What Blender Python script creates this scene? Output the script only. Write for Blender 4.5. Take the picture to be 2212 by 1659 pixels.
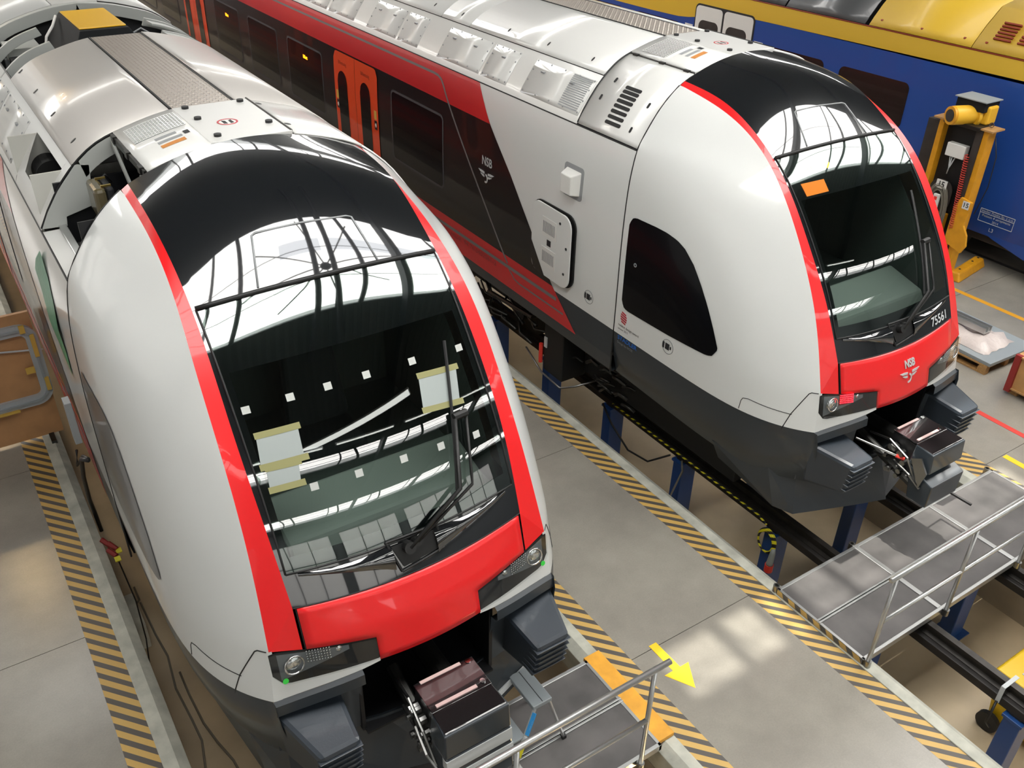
import bpy, bmesh, math, random
from mathutils import Vector, Matrix
random.seed(7)
for o in list(bpy.data.objects): bpy.data.objects.remove(o)
SC = bpy.context.scene
COL = SC.collection
PI = math.pi

# ---------------------------------------------------------------- camera
cam_d = bpy.data.cameras.new('camera'); cam = bpy.data.objects.new('camera', cam_d); COL.objects.link(cam)
RT = Vector((0.83626281, -0.54799561, 0.0191132)); DN = Vector((-0.28356531, -0.46204021, -0.84030326)); FW = Vector((0.46931356, 0.69729453, -0.54177959))
mw = Matrix.Identity(4)
for i in range(3):
    mw[i][0] = RT[i]; mw[i][1] = -DN[i]; mw[i][2] = -FW[i]
mw[0][3], mw[1][3], mw[2][3] = -2.1102, 0.0, 6.88
cam.matrix_world = mw
cam_d.sensor_fit = 'HORIZONTAL'; cam_d.sensor_width = 36.0; cam_d.lens = 1946.227 / 2212 * 36.0
cam_d.clip_start = 0.05; cam_d.clip_end = 300
SC.camera = cam
# ---------------------------------------------------------------- world and exposure
w = bpy.data.worlds.new('world'); SC.world = w; w.use_nodes = True
w.node_tree.nodes['Background'].inputs[0].default_value = (0.95, 0.97, 1.0, 1); w.node_tree.nodes['Background'].inputs[1].default_value = 3.0
SC.view_settings.view_transform = 'Standard'; SC.view_settings.look = 'None'; SC.view_settings.gamma = 1.0
SC.view_settings.use_curve_mapping = False
SC.view_settings.exposure = 1.02
sun_d = bpy.data.lights.new('sun', 'SUN'); sun = bpy.data.objects.new('sun', sun_d); COL.objects.link(sun)
sun_d.energy = 3.0; sun_d.angle = math.radians(0.9); sun_d.color = (1.0, 0.97, 0.88)
sun.rotation_euler = Vector((0.10, -0.05, -1.0)).to_track_quat('-Z', 'Y').to_euler(); sun.location = (3, 4, 20)
SKY = 4.4          # daylight coming through the roof lights
SIDE = 0.24         # fill light from windows added in the unseen walls
HBAY = 60.0        # warm high-bay lamps
PITL = 9.0         # warm tubes in the pits

# ---------------------------------------------------------------- materials
def lin(c):
    if isinstance(c, str):
        c = c.lstrip('#'); c = [int(c[i:i+2], 16) / 255 for i in (0, 2, 4)]
    return tuple(x / 12.92 if x <= 0.04045 else ((x + 0.055) / 1.055) ** 2.4 for x in c) + (1.0,)
MATS = {}
def pm(name, col, rough=0.5, metal=0.0, coat=0.0, ior=1.5, emit=None, es=1.0, bump=0.0, bscale=40.0, var=0.0, vscale=3.0, trans=0.0, coat_ior=1.5, stretch=None):
    m = bpy.data.materials.new(name); m.use_nodes = True; nt = m.node_tree; b = nt.nodes['Principled BSDF']
    b.inputs['Base Color'].default_value = lin(col); b.inputs['Roughness'].default_value = rough; b.inputs['Metallic'].default_value = metal
    b.inputs['IOR'].default_value = ior; b.inputs['Coat Weight'].default_value = coat; b.inputs['Coat Roughness'].default_value = 0.03; b.inputs['Coat IOR'].default_value = coat_ior
    b.inputs['Transmission Weight'].default_value = trans
    if emit: b.inputs['Emission Color'].default_value = lin(emit); b.inputs['Emission Strength'].default_value = es
    if bump or var:
        tc = nt.nodes.new('ShaderNodeTexCoord'); src = tc.outputs['Object']
        if stretch:
            mp = nt.nodes.new('ShaderNodeMapping'); mp.inputs['Scale'].default_value = stretch; nt.links.new(src, mp.inputs[0]); src = mp.outputs[0]
    if var:
        n = nt.nodes.new('ShaderNodeTexNoise'); n.inputs['Scale'].default_value = vscale; n.inputs['Detail'].default_value = 6; nt.links.new(src, n.inputs['Vector'])
        r = nt.nodes.new('ShaderNodeValToRGB'); c = lin(col)
        r.color_ramp.elements[0].position = 0.3; r.color_ramp.elements[1].position = 0.7
        r.color_ramp.elements[0].color = tuple(x * (1 - var) for x in c[:3]) + (1,); r.color_ramp.elements[1].color = tuple(min(1, x * (1 + var)) for x in c[:3]) + (1,)
        nt.links.new(n.outputs['Fac'], r.inputs[0]); nt.links.new(r.outputs[0], b.inputs['Base Color'])
    if bump:
        n2 = nt.nodes.new('ShaderNodeTexNoise'); n2.inputs['Scale'].default_value = bscale; n2.inputs['Detail'].default_value = 3; nt.links.new(src, n2.inputs['Vector'])
        bp = nt.nodes.new('ShaderNodeBump'); bp.inputs['Strength'].default_value = bump; bp.inputs['Distance'].default_value = 0.02
        nt.links.new(n2.outputs['Fac'], bp.inputs['Height']); nt.links.new(bp.outputs[0], b.inputs['Normal'])
    MATS[name] = m
    return m
pm('white_paint', '#d5d7d5', 0.35, coat=0.7, coat_ior=1.45)
pm('roof_white', '#d6d6d3', 0.3, coat=0.4)
pm('roof_silver', '#c8c4bf', 0.32, metal=0.15, coat=0.3, bump=0.02, bscale=2.5)
pm('red_paint', '#e4151a', 0.4, coat=0.35, coat_ior=1.5)
pm('red_side', '#c01c22', 0.4, coat=0.6)
pm('black_gloss', '#15171a', 0.25, coat=1.0, coat_ior=2.1, ior=1.5)
MATS['black_gloss'].node_tree.nodes['Principled BSDF'].inputs['Specular IOR Level'].default_value = 0.08
pm('emblem', '#c9cccc', 0.35, metal=0.25)
pm('led_base', '#6a1418', 0.5)
pm('black_side', '#131417', 0.3, coat=0.35)
pm('black_matt', '#0c0d0e', 0.6)
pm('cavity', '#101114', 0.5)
pm('rubber', '#1a1b1c', 0.55)
pm('skirt', '#2b3136', 0.38, coat=0.25)
pm('buffer_grey', '#2c333b', 0.42, coat=0.2, bump=0.05, bscale=60)
pm('coupler_black', '#141012', 0.2, coat=0.8, coat_ior=1.8)
pm('coupler_grey', '#30373d', 0.3, coat=0.4)
pm('steel', '#9a9a98', 0.3, metal=1.0)
pm('steel_dark', '#4a4a48', 0.4, metal=0.9)
pm('chrome', '#d8d8d8', 0.08, metal=1.0)
pm('alu', '#bfc0bf', 0.33, metal=0.85, bump=0.03, bscale=80)
pm('alu_mirror', '#a9a59c', 0.06, metal=1.0)
pm('alu_tread', '#b3aaa1', 0.34, metal=0.6)
pm('deck_ply', '#545150', 0.62, var=0.35, vscale=2.2)
pm('grey_line', '#6e6c6c', 0.5)
pm('grey_part', '#8f9294', 0.45)
pm('grey_film', '#4a4b4d', 0.35, coat=0.3)
pm('orange_door', '#dd4a1e', 0.4, coat=0.4)
pm('win_dark', '#0d0e11', 0.2, ior=1.3, coat=0.25, coat_ior=1.3)
pm('win_edge', '#45464a', 0.55)
pm('blue_post', '#1d4580', 0.38, coat=0.3)
pm('rail_steel', '#33302d', 0.42, metal=0.5, var=0.3, vscale=8)
pm('rail_dark', '#221f1d', 0.55, var=0.3, vscale=6)
pm('pit_floor', '#b3a286', 0.4, var=0.16, vscale=1.3)
pm('pit_wall', '#a79c8a', 0.6, var=0.15, vscale=1.5)
pm('curb', '#b0b0a4', 0.7, var=0.22, vscale=5, bump=0.15, bscale=25)
pm('yellow_plate', '#d99b2c', 0.5, var=0.15, vscale=6)
pm('yellow_paint', '#f2c019', 0.5)
pm('orange_line', '#d89a25', 0.55)
pm('red_line', '#c73a32', 0.55)
pm('yellow_train', '#cfa92f', 0.5, coat=0.12)
pm('blue_train', '#1d4691', 0.42, coat=0.25)
pm('white_matt', '#d8d8d4', 0.6)
pm('paper', '#9aa2a0', 0.55)
pm('tape_olive', '#8c8a5c', 0.6)
pm('tape_yellow', '#c9a64c', 0.6)
pm('brown_paper', '#b0845a', 0.6, bump=0.6, bscale=5, var=0.12, vscale=4)
pm('green_film', '#2c8a63', 0.35, bump=0.3, bscale=14)
pm('frame_grey', '#a3a8ab', 0.4)
pm('jack_yellow', '#d3941b', 0.45, var=0.1, vscale=8)
pm('motor_yellow', '#e0ad2a', 0.45)
pm('soot', '#302a26', 0.7, var=0.3, vscale=4)
pm('brown_glass', '#241c1b', 0.25, coat=0.3)
pm('cable_black', '#151515', 0.5)
pm('cable_grey', '#6c675c', 0.6)
pm('cord_red', '#b3352a', 0.45)
pm('plug_red', '#d8372c', 0.4)
pm('plug_grey', '#8c908c', 0.5)
pm('blue_tape', '#2f8fd0', 0.5)
pm('yellow_tape', '#d8cf2a', 0.5)
pm('wood', '#a9814f', 0.7, var=0.25, vscale=6, stretch=(1, 12, 12))
pm('plywood', '#b98d58', 0.6, var=0.15, vscale=5)
pm('red_steel', '#8a2420', 0.5)
pm('plastic_wrap', '#c9bdb8', 0.3, bump=0.8, bscale=9)
pm('sheet_grey', '#8e9598', 0.35)
pm('bin_yellow', '#dcb41c', 0.45)
pm('box_yellow', '#f3bd24', 0.38, coat=0.4)
pm('box_black', '#15171a', 0.75, ior=1.3)
pm('roof_grey', '#a7aaa6', 0.5)
pm('interior', '#3f4745', 0.7)
pm('interior_light', '#7c817d', 0.7)
pm('seat_cloth', '#1f2428', 0.9)
pm('wall_paint', '#c2c5c6', 0.8)
pm('wall_dark', '#5d6163', 0.85)
pm('strip_pink', '#c0a5a2', 0.45)
pm('tape_white', '#b5b8b4', 0.6)
pm('pod_grey', '#63686c', 0.4)
pm('ceiling_paint', '#3b4040', 0.8)
pm('ceiling_rib', '#454a4a', 0.8)
pm('truss', '#2c2f33', 0.6)
pm('lamp_silver', '#c9cccb', 0.15, metal=0.9)
pm('lamp_dark', '#1b1d20', 0.3, ior=1.35)
pm('sticker_green', '#3ad04a', 0.5)
pm('label_orange', '#c07a2c', 0.5)
pm('label_blue', '#1b5fb0', 0.5)
pm('label_red', '#b5303c', 0.5)
pm('text_dark', '#1d1f22', 0.6)
pm('text_grey', '#7d8082', 0.6)
pm('text_faint', '#8a3a3c', 0.6)
pm('text_light', '#b8bcbd', 0.5)
pm('text_brown', '#7d2a14', 0.6)
pm('silver_metal', '#c9c9c2', 0.35, metal=0.3, bump=0.15, bscale=6)
pm('led_orange', '#ff8a10', 0.5, emit='#ff8a10', es=2.2)
pm('led_orange_dim', '#ffb020', 0.5, emit='#ffb020', es=5.0)
pm('led_amber', '#ff8a20', 0.5, emit='#ff7a10', es=0.35)
pm('strip_lamp', '#ffffff', 0.5, emit='#fbfff8', es=3.0)
pm('led_red', '#ff2030', 0.5, emit='#ff2535', es=2.5)
pm('lamp_warm', '#fff1d0', 0.5, emit='#ffd9a0', es=HBAY)
pm('tube_warm', '#fff1d0', 0.5, emit='#ffdca6', es=PITL)
pm('fill_window', '#ffffff', 0.5, emit='#fffefb', es=SIDE)
pm('skylight', '#ffffff', 0.5, emit='#fffdf9', es=SKY)
pm('brown_lid', '#5d553f', 0.25, coat=0.5)
pm('brass', '#b39a52', 0.3, metal=0.9)

def thin_glass(name, tint, f0, rough):
    m = bpy.data.materials.new(name); m.use_nodes = True; nt = m.node_tree; nt.nodes.clear()
    out = nt.nodes.new('ShaderNodeOutputMaterial'); mix = nt.nodes.new('ShaderNodeMixShader'); tr = nt.nodes.new('ShaderNodeBsdfTransparent'); gl = nt.nodes.new('ShaderNodeBsdfGlossy')
    tr.inputs[0].default_value = tint; gl.inputs['Roughness'].default_value = rough; gl.inputs[0].default_value = (1, 1, 1, 1)
    lw = nt.nodes.new('ShaderNodeLayerWeight'); pw = nt.nodes.new('ShaderNodeMath'); pw.operation = 'POWER'; pw.inputs[1].default_value = 5.0; nt.links.new(lw.outputs['Facing'], pw.inputs[0])
    ml = nt.nodes.new('ShaderNodeMath'); ml.operation = 'MULTIPLY_ADD'; ml.inputs[1].default_value = 1 - f0; ml.inputs[2].default_value = f0; nt.links.new(pw.outputs[0], ml.inputs[0])
    lw.inputs[0].default_value = 0.5
    nt.links.new(ml.outputs[0], mix.inputs[0]); nt.links.new(tr.outputs[0], mix.inputs[1]); nt.links.new(gl.outputs[0], mix.inputs[2]); nt.links.new(mix.outputs[0], out.inputs[0])
    MATS[name] = m
thin_glass('windscreen_glass', (0.62, 0.70, 0.66, 1), 0.10, 0.012)
thin_glass('lens_clear', (0.85, 0.87, 0.87, 1), 0.04, 0.02)
def concrete_mat():
    m = pm('concrete', '#8f8a80', 0.4); nt = m.node_tree; b = nt.nodes['Principled BSDF']
    tc = nt.nodes.new('ShaderNodeNewGeometry'); n1 = nt.nodes.new('ShaderNodeTexNoise'); n1.inputs['Scale'].default_value = 0.9; n1.inputs['Detail'].default_value = 7; n1.inputs['Roughness'].default_value = 0.6
    n2 = nt.nodes.new('ShaderNodeTexNoise'); n2.inputs['Scale'].default_value = 60; n2.inputs['Detail'].default_value = 3
    nt.links.new(tc.outputs['Position'], n1.inputs['Vector']); nt.links.new(tc.outputs['Position'], n2.inputs['Vector'])
    r = nt.nodes.new('ShaderNodeValToRGB'); r.color_ramp.elements[0].position = 0.32; r.color_ramp.elements[0].color = lin('#878279'); r.color_ramp.elements[1].position = 0.68; r.color_ramp.elements[1].color = lin('#9c978d')
    nt.links.new(n1.outputs['Fac'], r.inputs[0])
    mx = nt.nodes.new('ShaderNodeMixRGB'); mx.blend_type = 'MULTIPLY'; mx.inputs[0].default_value = 0.18; nt.links.new(r.outputs[0], mx.inputs[1]); nt.links.new(n2.outputs['Fac'], mx.inputs[2]); nt.links.new(mx.outputs[0], b.inputs['Base Color'])
    rr = nt.nodes.new('ShaderNodeMapRange'); rr.inputs[3].default_value = 0.20; rr.inputs[4].default_value = 0.25; nt.links.new(n1.outputs['Fac'], rr.inputs[0]); nt.links.new(rr.outputs[0], b.inputs['Roughness'])
concrete_mat()
def stripe_mat():
    m = pm('hazard', '#c9a04a', 0.5); nt = m.node_tree; b = nt.nodes['Principled BSDF']
    g = nt.nodes.new('ShaderNodeNewGeometry'); s = nt.nodes.new('ShaderNodeSeparateXYZ'); nt.links.new(g.outputs['Position'], s.inputs[0])
    def mt(op, a, bb=None):
        n = nt.nodes.new('ShaderNodeMath'); n.operation = op
        for i, x in enumerate((a, bb)):
            if x is None: continue
            if isinstance(x, (int, float)): n.inputs[i].default_value = x
            else: nt.links.new(x, n.inputs[i])
        return n.outputs[0]
    v = mt('ADD', s.outputs[1], mt('MULTIPLY', s.outputs[0], 1.18)); f = mt('FRACT', mt('DIVIDE', v, 0.164)); k = mt('LESS_THAN', f, 0.47)
    mx = nt.nodes.new('ShaderNodeMixRGB'); mx.inputs[1].default_value = lin('#cda75c'); mx.inputs[2].default_value = lin('#544f4a'); nt.links.new(k, mx.inputs[0])
    n1 = nt.nodes.new('ShaderNodeTexNoise'); n1.inputs['Scale'].default_value = 3; n1.inputs['Detail'].default_value = 6; nt.links.new(g.outputs['Position'], n1.inputs['Vector'])
    m2 = nt.nodes.new('ShaderNodeMixRGB'); m2.blend_type = 'MULTIPLY'; m2.inputs[0].default_value = 0.22; nt.links.new(mx.outputs[0], m2.inputs[1]); nt.links.new(n1.outputs['Fac'], m2.inputs[2]); nt.links.new(m2.outputs[0], b.inputs['Base Color'])
stripe_mat()
def rope_mat():
    m = pm('cable_striped', '#d8cf2a', 0.5); nt = m.node_tree; b = nt.nodes['Principled BSDF']
    g = nt.nodes.new('ShaderNodeNewGeometry'); wv = nt.nodes.new('ShaderNodeTexWave'); wv.inputs['Scale'].default_value = 5.5; wv.bands_direction = 'DIAGONAL'; nt.links.new(g.outputs['Position'], wv.inputs['Vector'])
    r = nt.nodes.new('ShaderNodeValToRGB'); r.color_ramp.interpolation = 'CONSTANT'; r.color_ramp.elements[0].color = lin('#151515'); r.color_ramp.elements[1].position = 0.5; r.color_ramp.elements[1].color = lin('#e0d628')
    nt.links.new(wv.outputs['Fac'], r.inputs[0]); nt.links.new(r.outputs[0], b.inputs['Base Color'])
rope_mat()

# ---------------------------------------------------------------- mesh helpers
class MB:
    def __init__(s): s.v = []; s.f = []
    def add(s, vs, fs):
        o = len(s.v); s.v += [tuple(p) for p in vs]; s.f += [tuple(i + o for i in f) for f in fs]
    def box(s, x0, x1, y0, y1, z0, z1):
        s.add([(x0, y0, z0), (x1, y0, z0), (x1, y1, z0), (x0, y1, z0), (x0, y0, z1), (x1, y0, z1), (x1, y1, z1), (x0, y1, z1)],
              [(0, 3, 2, 1), (4, 5, 6, 7), (0, 1, 5, 4), (1, 2, 6, 5), (2, 3, 7, 6), (3, 0, 4, 7)]); return s
    def hexa(s, bot, top):
        s.add(list(bot) + list(top), [(3, 2, 1, 0), (4, 5, 6, 7), (0, 1, 5, 4), (1, 2, 6, 5), (2, 3, 7, 6), (3, 0, 4, 7)]); return s
    def beam(s, a, b, wd, ht, up=(0, 0, 1)):
        a = Vector(a); b = Vector(b); d = (b - a).normalized(); u = Vector(up); r = d.cross(u)
        if r.length < 1e-4: r = d.cross(Vector((1, 0, 0)))
        r.normalize(); u = r.cross(d); r *= wd / 2; u = u * ht / 2
        s.hexa([a - r - u, a + r - u, a + r + u, a - r + u], [b - r - u, b + r - u, b + r + u, b - r + u]); return s
    def tube(s, pts, r, n=8, cap=True, closed=False):
        pts = [Vector(p) for p in pts]; m = len(pts); rings = []; prev = None
        rr = r if isinstance(r, (list, tuple)) else [r] * m
        for i, p in enumerate(pts):
            if closed: d = pts[(i + 1) % m] - pts[i - 1]
            else: d = pts[min(i + 1, m - 1)] - pts[max(i - 1, 0)]
            d.normalize()
            if prev is None:
                u = Vector((0, 0, 1)) if abs(d.z) < 0.9 else Vector((1, 0, 0)); u = (u - d * u.dot(d)).normalized()
            else:
                u = prev - d * prev.dot(d); u.normalize()
            prev = u; q = d.cross(u)
            rings.append([p + (u * math.cos(2 * PI * k / n) + q * math.sin(2 * PI * k / n)) * rr[i] for k in range(n)])
        vs = [x for g in rings for x in g]; fs = []
        for i in range(m if closed else m - 1):
            j = (i + 1) % m
            for k in range(n):
                fs.append((i * n + k, i * n + (k + 1) % n, j * n + (k + 1) % n, j * n + k))
        if cap and not closed: fs.append(tuple(range(n))[::-1]); fs.append(tuple(range((m - 1) * n, m * n)))
        s.add(vs, fs); return s
    def cyl(s, a, b, r, n=16, r2=None): return s.tube([a, b], [r, r if r2 is None else r2], n)
    def ring(s, c, nrm, r0, r1, t, n=20):
        c = Vector(c); d = Vector(nrm).normalized(); u = d.orthogonal().normalized(); q = d.cross(u); vs = []
        for k in range(n):
            e = u * math.cos(2 * PI * k / n) + q * math.sin(2 * PI * k / n)
            vs += [c + e * r0, c + e * r1, c + e * r1 + d * t, c + e * r0 + d * t]
        fs = []
        for k in range(n):
            a = 4 * k; b = 4 * ((k + 1) % n)
            for i in range(4): fs.append((a + i, a + (i + 1) % 4, b + (i + 1) % 4, b + i))
        s.add(vs, fs); return s
    def prism(s, poly, vec):
        n = len(poly); v = Vector(vec); a = [Vector(p) for p in poly]
        s.add(a + [p + v for p in a], [tuple(range(n))[::-1], tuple(range(n, 2 * n))] + [(i, (i + 1) % n, n + (i + 1) % n, n + i) for i in range(n)]); return s
    def grid(s, rows, closed=False):
        m = len(rows); n = len(rows[0]); vs = [p for r in rows for p in r]; fs = []
        for i in range(m - 1):
            for k in range(n if closed else n - 1):
                fs.append((i * n + k, i * n + (k + 1) % n, (i + 1) * n + (k + 1) % n, (i + 1) * n + k))
        s.add(vs, fs); return s
    def sphere(s, c, r, n=10, sx=1, sy=1, sz=1):
        rows = []
        for i in range(n + 1):
            a = PI * i / n
            rows.append([(c[0] + r * sx * math.sin(a) * math.cos(2 * PI * k / (2 * n)), c[1] + r * sy * math.sin(a) * math.sin(2 * PI * k / (2 * n)), c[2] + r * sz * math.cos(a)) for k in range(2 * n)])
        return s.grid(rows, True)
    def build(s, name, mat, parent=None, smooth=False, bevel=0.0, kind=None, solid=0.0, auto=None):
        me = bpy.data.meshes.new(name); me.from_pydata(s.v, [], s.f); me.update()
        o = bpy.data.objects.new(name, me); COL.objects.link(o)
        me.materials.append(MATS[mat])
        if smooth or auto:
            for p in me.polygons: p.use_smooth = True
        if auto:
            me.set_sharp_from_angle(angle=math.radians(auto))
        if parent is not None: o.parent = parent
        if solid:
            md = o.modifiers.new('thickness', 'SOLIDIFY'); md.thickness = solid; md.offset = -1
        if bevel:
            md = o.modifiers.new('bevel', 'BEVEL'); md.width = bevel; md.segments = 2; md.limit_method = 'ANGLE'; md.angle_limit = math.radians(40)
        if kind: o['kind'] = kind
        return o
def thing(name, label, cat, loc=(0, 0, 0), rz=0.0, group=None):
    o = bpy.data.objects.new(name, None); COL.objects.link(o); o.location = loc; o.rotation_euler = (0, 0, rz); o.empty_display_size = 0.3
    o['label'] = label; o['category'] = cat
    if group: o['group'] = group
    return o
def tag(o, label, cat, group=None):
    o['label'] = label; o['category'] = cat
    if group: o['group'] = group
    return o
def part_label(o, label): o['label'] = label; return o
def struct(o): o['kind'] = 'structure'; return o
def copy_tree(o, parent=None):
    c = o.copy(); COL.objects.link(c); c.parent = parent
    for ch in o.children: copy_tree(ch, c)
    return c
def rrect(x0, x1, y0, y1, r, n=5):
    pts = []
    for cx, cy, a0 in ((x1 - r, y1 - r, 0), (x0 + r, y1 - r, PI / 2), (x0 + r, y0 + r, PI), (x1 - r, y0 + r, 1.5 * PI)):
        for k in range(n + 1):
            a = a0 + PI / 2 * k / n; pts.append((cx + r * math.cos(a), cy + r * math.sin(a)))
    return pts
def itp(x, xs, ys):
    if x <= xs[0]: return ys[0]
    for i in range(1, len(xs)):
        if x <= xs[i]:
            t = (x - xs[i - 1]) / (xs[i] - xs[i - 1]); return ys[i - 1] * (1 - t) + ys[i] * t
    return ys[-1]
def nspline(C):
    k = len(C); a = [0.0] * k; M2 = [[0.0] * len(C[0]) for _ in range(k)]
    # natural cubic, Thomas algorithm
    dim = len(C[0]); cp = [0.0] * k; dp = [[0.0] * dim for _ in range(k)]
    for i in range(1, k - 1):
        rhs = [6 * (C[i + 1][j] - 2 * C[i][j] + C[i - 1][j]) for j in range(dim)]
        den = 4 - cp[i - 1]; cp[i] = 1 / den
        dp[i] = [(rhs[j] - dp[i - 1][j]) / den for j in range(dim)]
    for i in range(k - 2, 0, -1): M2[i] = [dp[i][j] - cp[i] * M2[i + 1][j] for j in range(dim)]
    def ev(t):
        t = max(0.0, min(1.0, t)) * (k - 1); i = min(int(t), k - 2); x = t - i
        return [((1 - x) ** 3 * M2[i][j] + x ** 3 * M2[i + 1][j]) / 6 + (C[i][j] - M2[i][j] / 6) * (1 - x) + (C[i + 1][j] - M2[i + 1][j] / 6) * x for j in range(dim)]
    return ev
def lsp(a, b, n): return [a + (b - a) * i / (n - 1) for i in range(n)]
def text_mesh(name, body, size, fn, mat, parent, extrude=0.0, align='CENTER', sx=1.0, bold=0.0):
    cu = bpy.data.curves.new(name, 'FONT'); cu.body = body; cu.size = size; cu.align_x = align; cu.align_y = 'CENTER'; cu.resolution_u = 3; cu.extrude = extrude; cu.offset = bold
    t = bpy.data.objects.new(name, cu); COL.objects.link(t); bpy.context.view_layer.update()
    me = bpy.data.meshes.new_from_object(t.evaluated_get(bpy.context.evaluated_depsgraph_get())); COL.objects.unlink(t); bpy.data.objects.remove(t); bpy.data.curves.remove(cu)
    for v in me.vertices:
        v.co = Vector(fn(v.co.x * sx, v.co.y, v.co.z))
    me.materials.clear(); me.materials.append(MATS[mat]); me.name = name
    o = bpy.data.objects.new(name, me); COL.objects.link(o); o.parent = parent
    return o
# ================================================================ the hall
XB = 5.766; DYB = 0.193
YJ = [4.17 + 3.06 * k for k in range(-5, 14)]
fl = MB().box(-12, -1.92, -34, 60, -0.3, -0.012).box(1.93, 3.96, -34, 60, -0.3, -0.012).box(7.58, 34, -34, 60, -0.3, -0.012)
floor = struct(fl.build('floor', 'concrete'))
for (x0, x1) in ((-12, -2.17), (2.15, 3.72), (7.92, 34)):
    for i in range(len(YJ) - 1):
        MB().box(x0, x1, YJ[i] + 0.004, YJ[i + 1] - 0.004, -0.05, 0.0).build('slab', 'concrete', floor)
    MB().box(x0, x1, -34, YJ[0], -0.05, 0.0).build('slab', 'concrete', floor); MB().box(x0, x1, YJ[-1], 60, -0.05, 0.0).build('slab', 'concrete', floor)
for i, (x0, x1) in enumerate(((-2.17, -1.92), (1.93, 2.15), (3.72, 3.96), (7.58, 7.92))):
    struct(MB().box(x0, x1, -34, 60, -0.05, 0.001).build('trim_%d' % (i + 1), 'hazard'))
for i, (xo, xi) in enumerate(((-1.92, -1.72), (1.93, 1.74), (3.96, 4.16), (7.58, 7.375))):
    d = 1 if xi > xo else -1
    prof = [(xo, -0.3), (xo, 0.012), (xi - d * 0.085, 0.012), (xi, -0.05), (xi, -0.3)]
    m = MB(); m.prism([(x, -34, z) for x, z in prof], (0, 94, 0)); struct(m.build('trim_%d' % (i + 5), 'curb', bevel=0.006))
for i, x in enumerate((-1.72, 1.74, 4.16, 7.375)):
    d = -1 if i % 2 == 0 else 1
    struct(MB().box(min(x, x + d * 0.15), max(x, x + d * 0.15), -34, 60, -1.5, -0.3).build('wall_pit_%s' % ('near_left', 'near_right', 'far_left', 'far_right')[i], 'pit_wall'))
struct(MB().box(-1.72, 1.74, -34, 60, -1.5, -1.4).build('floor_pit_near', 'pit_floor'))
struct(MB().box(4.16, 7.375, -34, 60, -1.5, -1.4).build('floor_pit_far', 'pit_floor'))
struct(MB().box(-12.2, -12, -34, 60, 0, 11.4).build('wall_left', 'wall_paint')); struct(MB().box(34, 34.2, -34, 60, 0, 11.4).build('wall_right', 'wall_dark'))
struct(MB().box(-12.2, 34.2, -26.2, -26, 0, 11.4).build('wall_back', 'wall_dark')); struct(MB().box(-12.2, 34.2, 60, 60.2, 0, 11.4).build('wall_front', 'wall_paint'))
BANDS = [(-23.7, -19.5), (-8.8, -7.2), (1.5, 5.7), (16.4, 18.2)]; SX0 = -4.0
cl = MB(); y = -34
for a, b in BANDS:
    cl.box(-12, 34, y, a, 10.9, 11.0); y = b
cl.box(-12, 34, y, 20, 10.9, 11.0).box(-12, 34, 56, 60, 10.9, 11.0).box(-12, -9.5, 20, 56, 10.9, 11.0).box(-5, 8.5, 20, 56, 10.9, 11.0).box(13, 34, 20, 56, 10.9, 11.0)
ceiling = struct(cl.build('ceiling', 'ceiling_paint'))
for k, (x0, x1) in enumerate(((-10.5, -4.5), (-3.5, 2.5), (3.5, 9.5), (10.5, 16.5), (17.0, 23.0))):  # unseen windows added behind the camera to brighten the train fronts
    wn = struct(MB().box(x0, x1, -26.0, -25.96, 3.0, 8.6).build('window_%d' % (20 + k), 'fill_window'))
    for i in range(4): MB().box(x0 + 2 * i - 0.04, x0 + 2 * i + 0.04, -25.97, -25.9, 3.0, 8.6).build('mullion', 'truss', wn)
    for z in (3.0, 5.8, 8.6): MB().box(x0, x1, -25.97, -25.9, z - 0.04, z + 0.04).build('transom', 'truss', wn)
for k, y0 in enumerate((-24, -16, -8, 0, 8, 16, 24)):  # unseen windows added on the left to light the near train's side
    wn = struct(MB().box(-12.0, -11.96, y0, y0 + 6.5, 3.5, 8.6).build('window_%d' % (30 + k), 'fill_window'))
    for i in range(4): MB().box(-11.97, -11.9, y0 + i * 6.5 / 3 - 0.04, y0 + i * 6.5 / 3 + 0.04, 3.5, 8.6).build('mullion', 'truss', wn)
    for z in (3.5, 6.05, 8.6): MB().box(-11.97, -11.9, y0, y0 + 6.5, z - 0.04, z + 0.04).build('transom', 'truss', wn)
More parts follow.
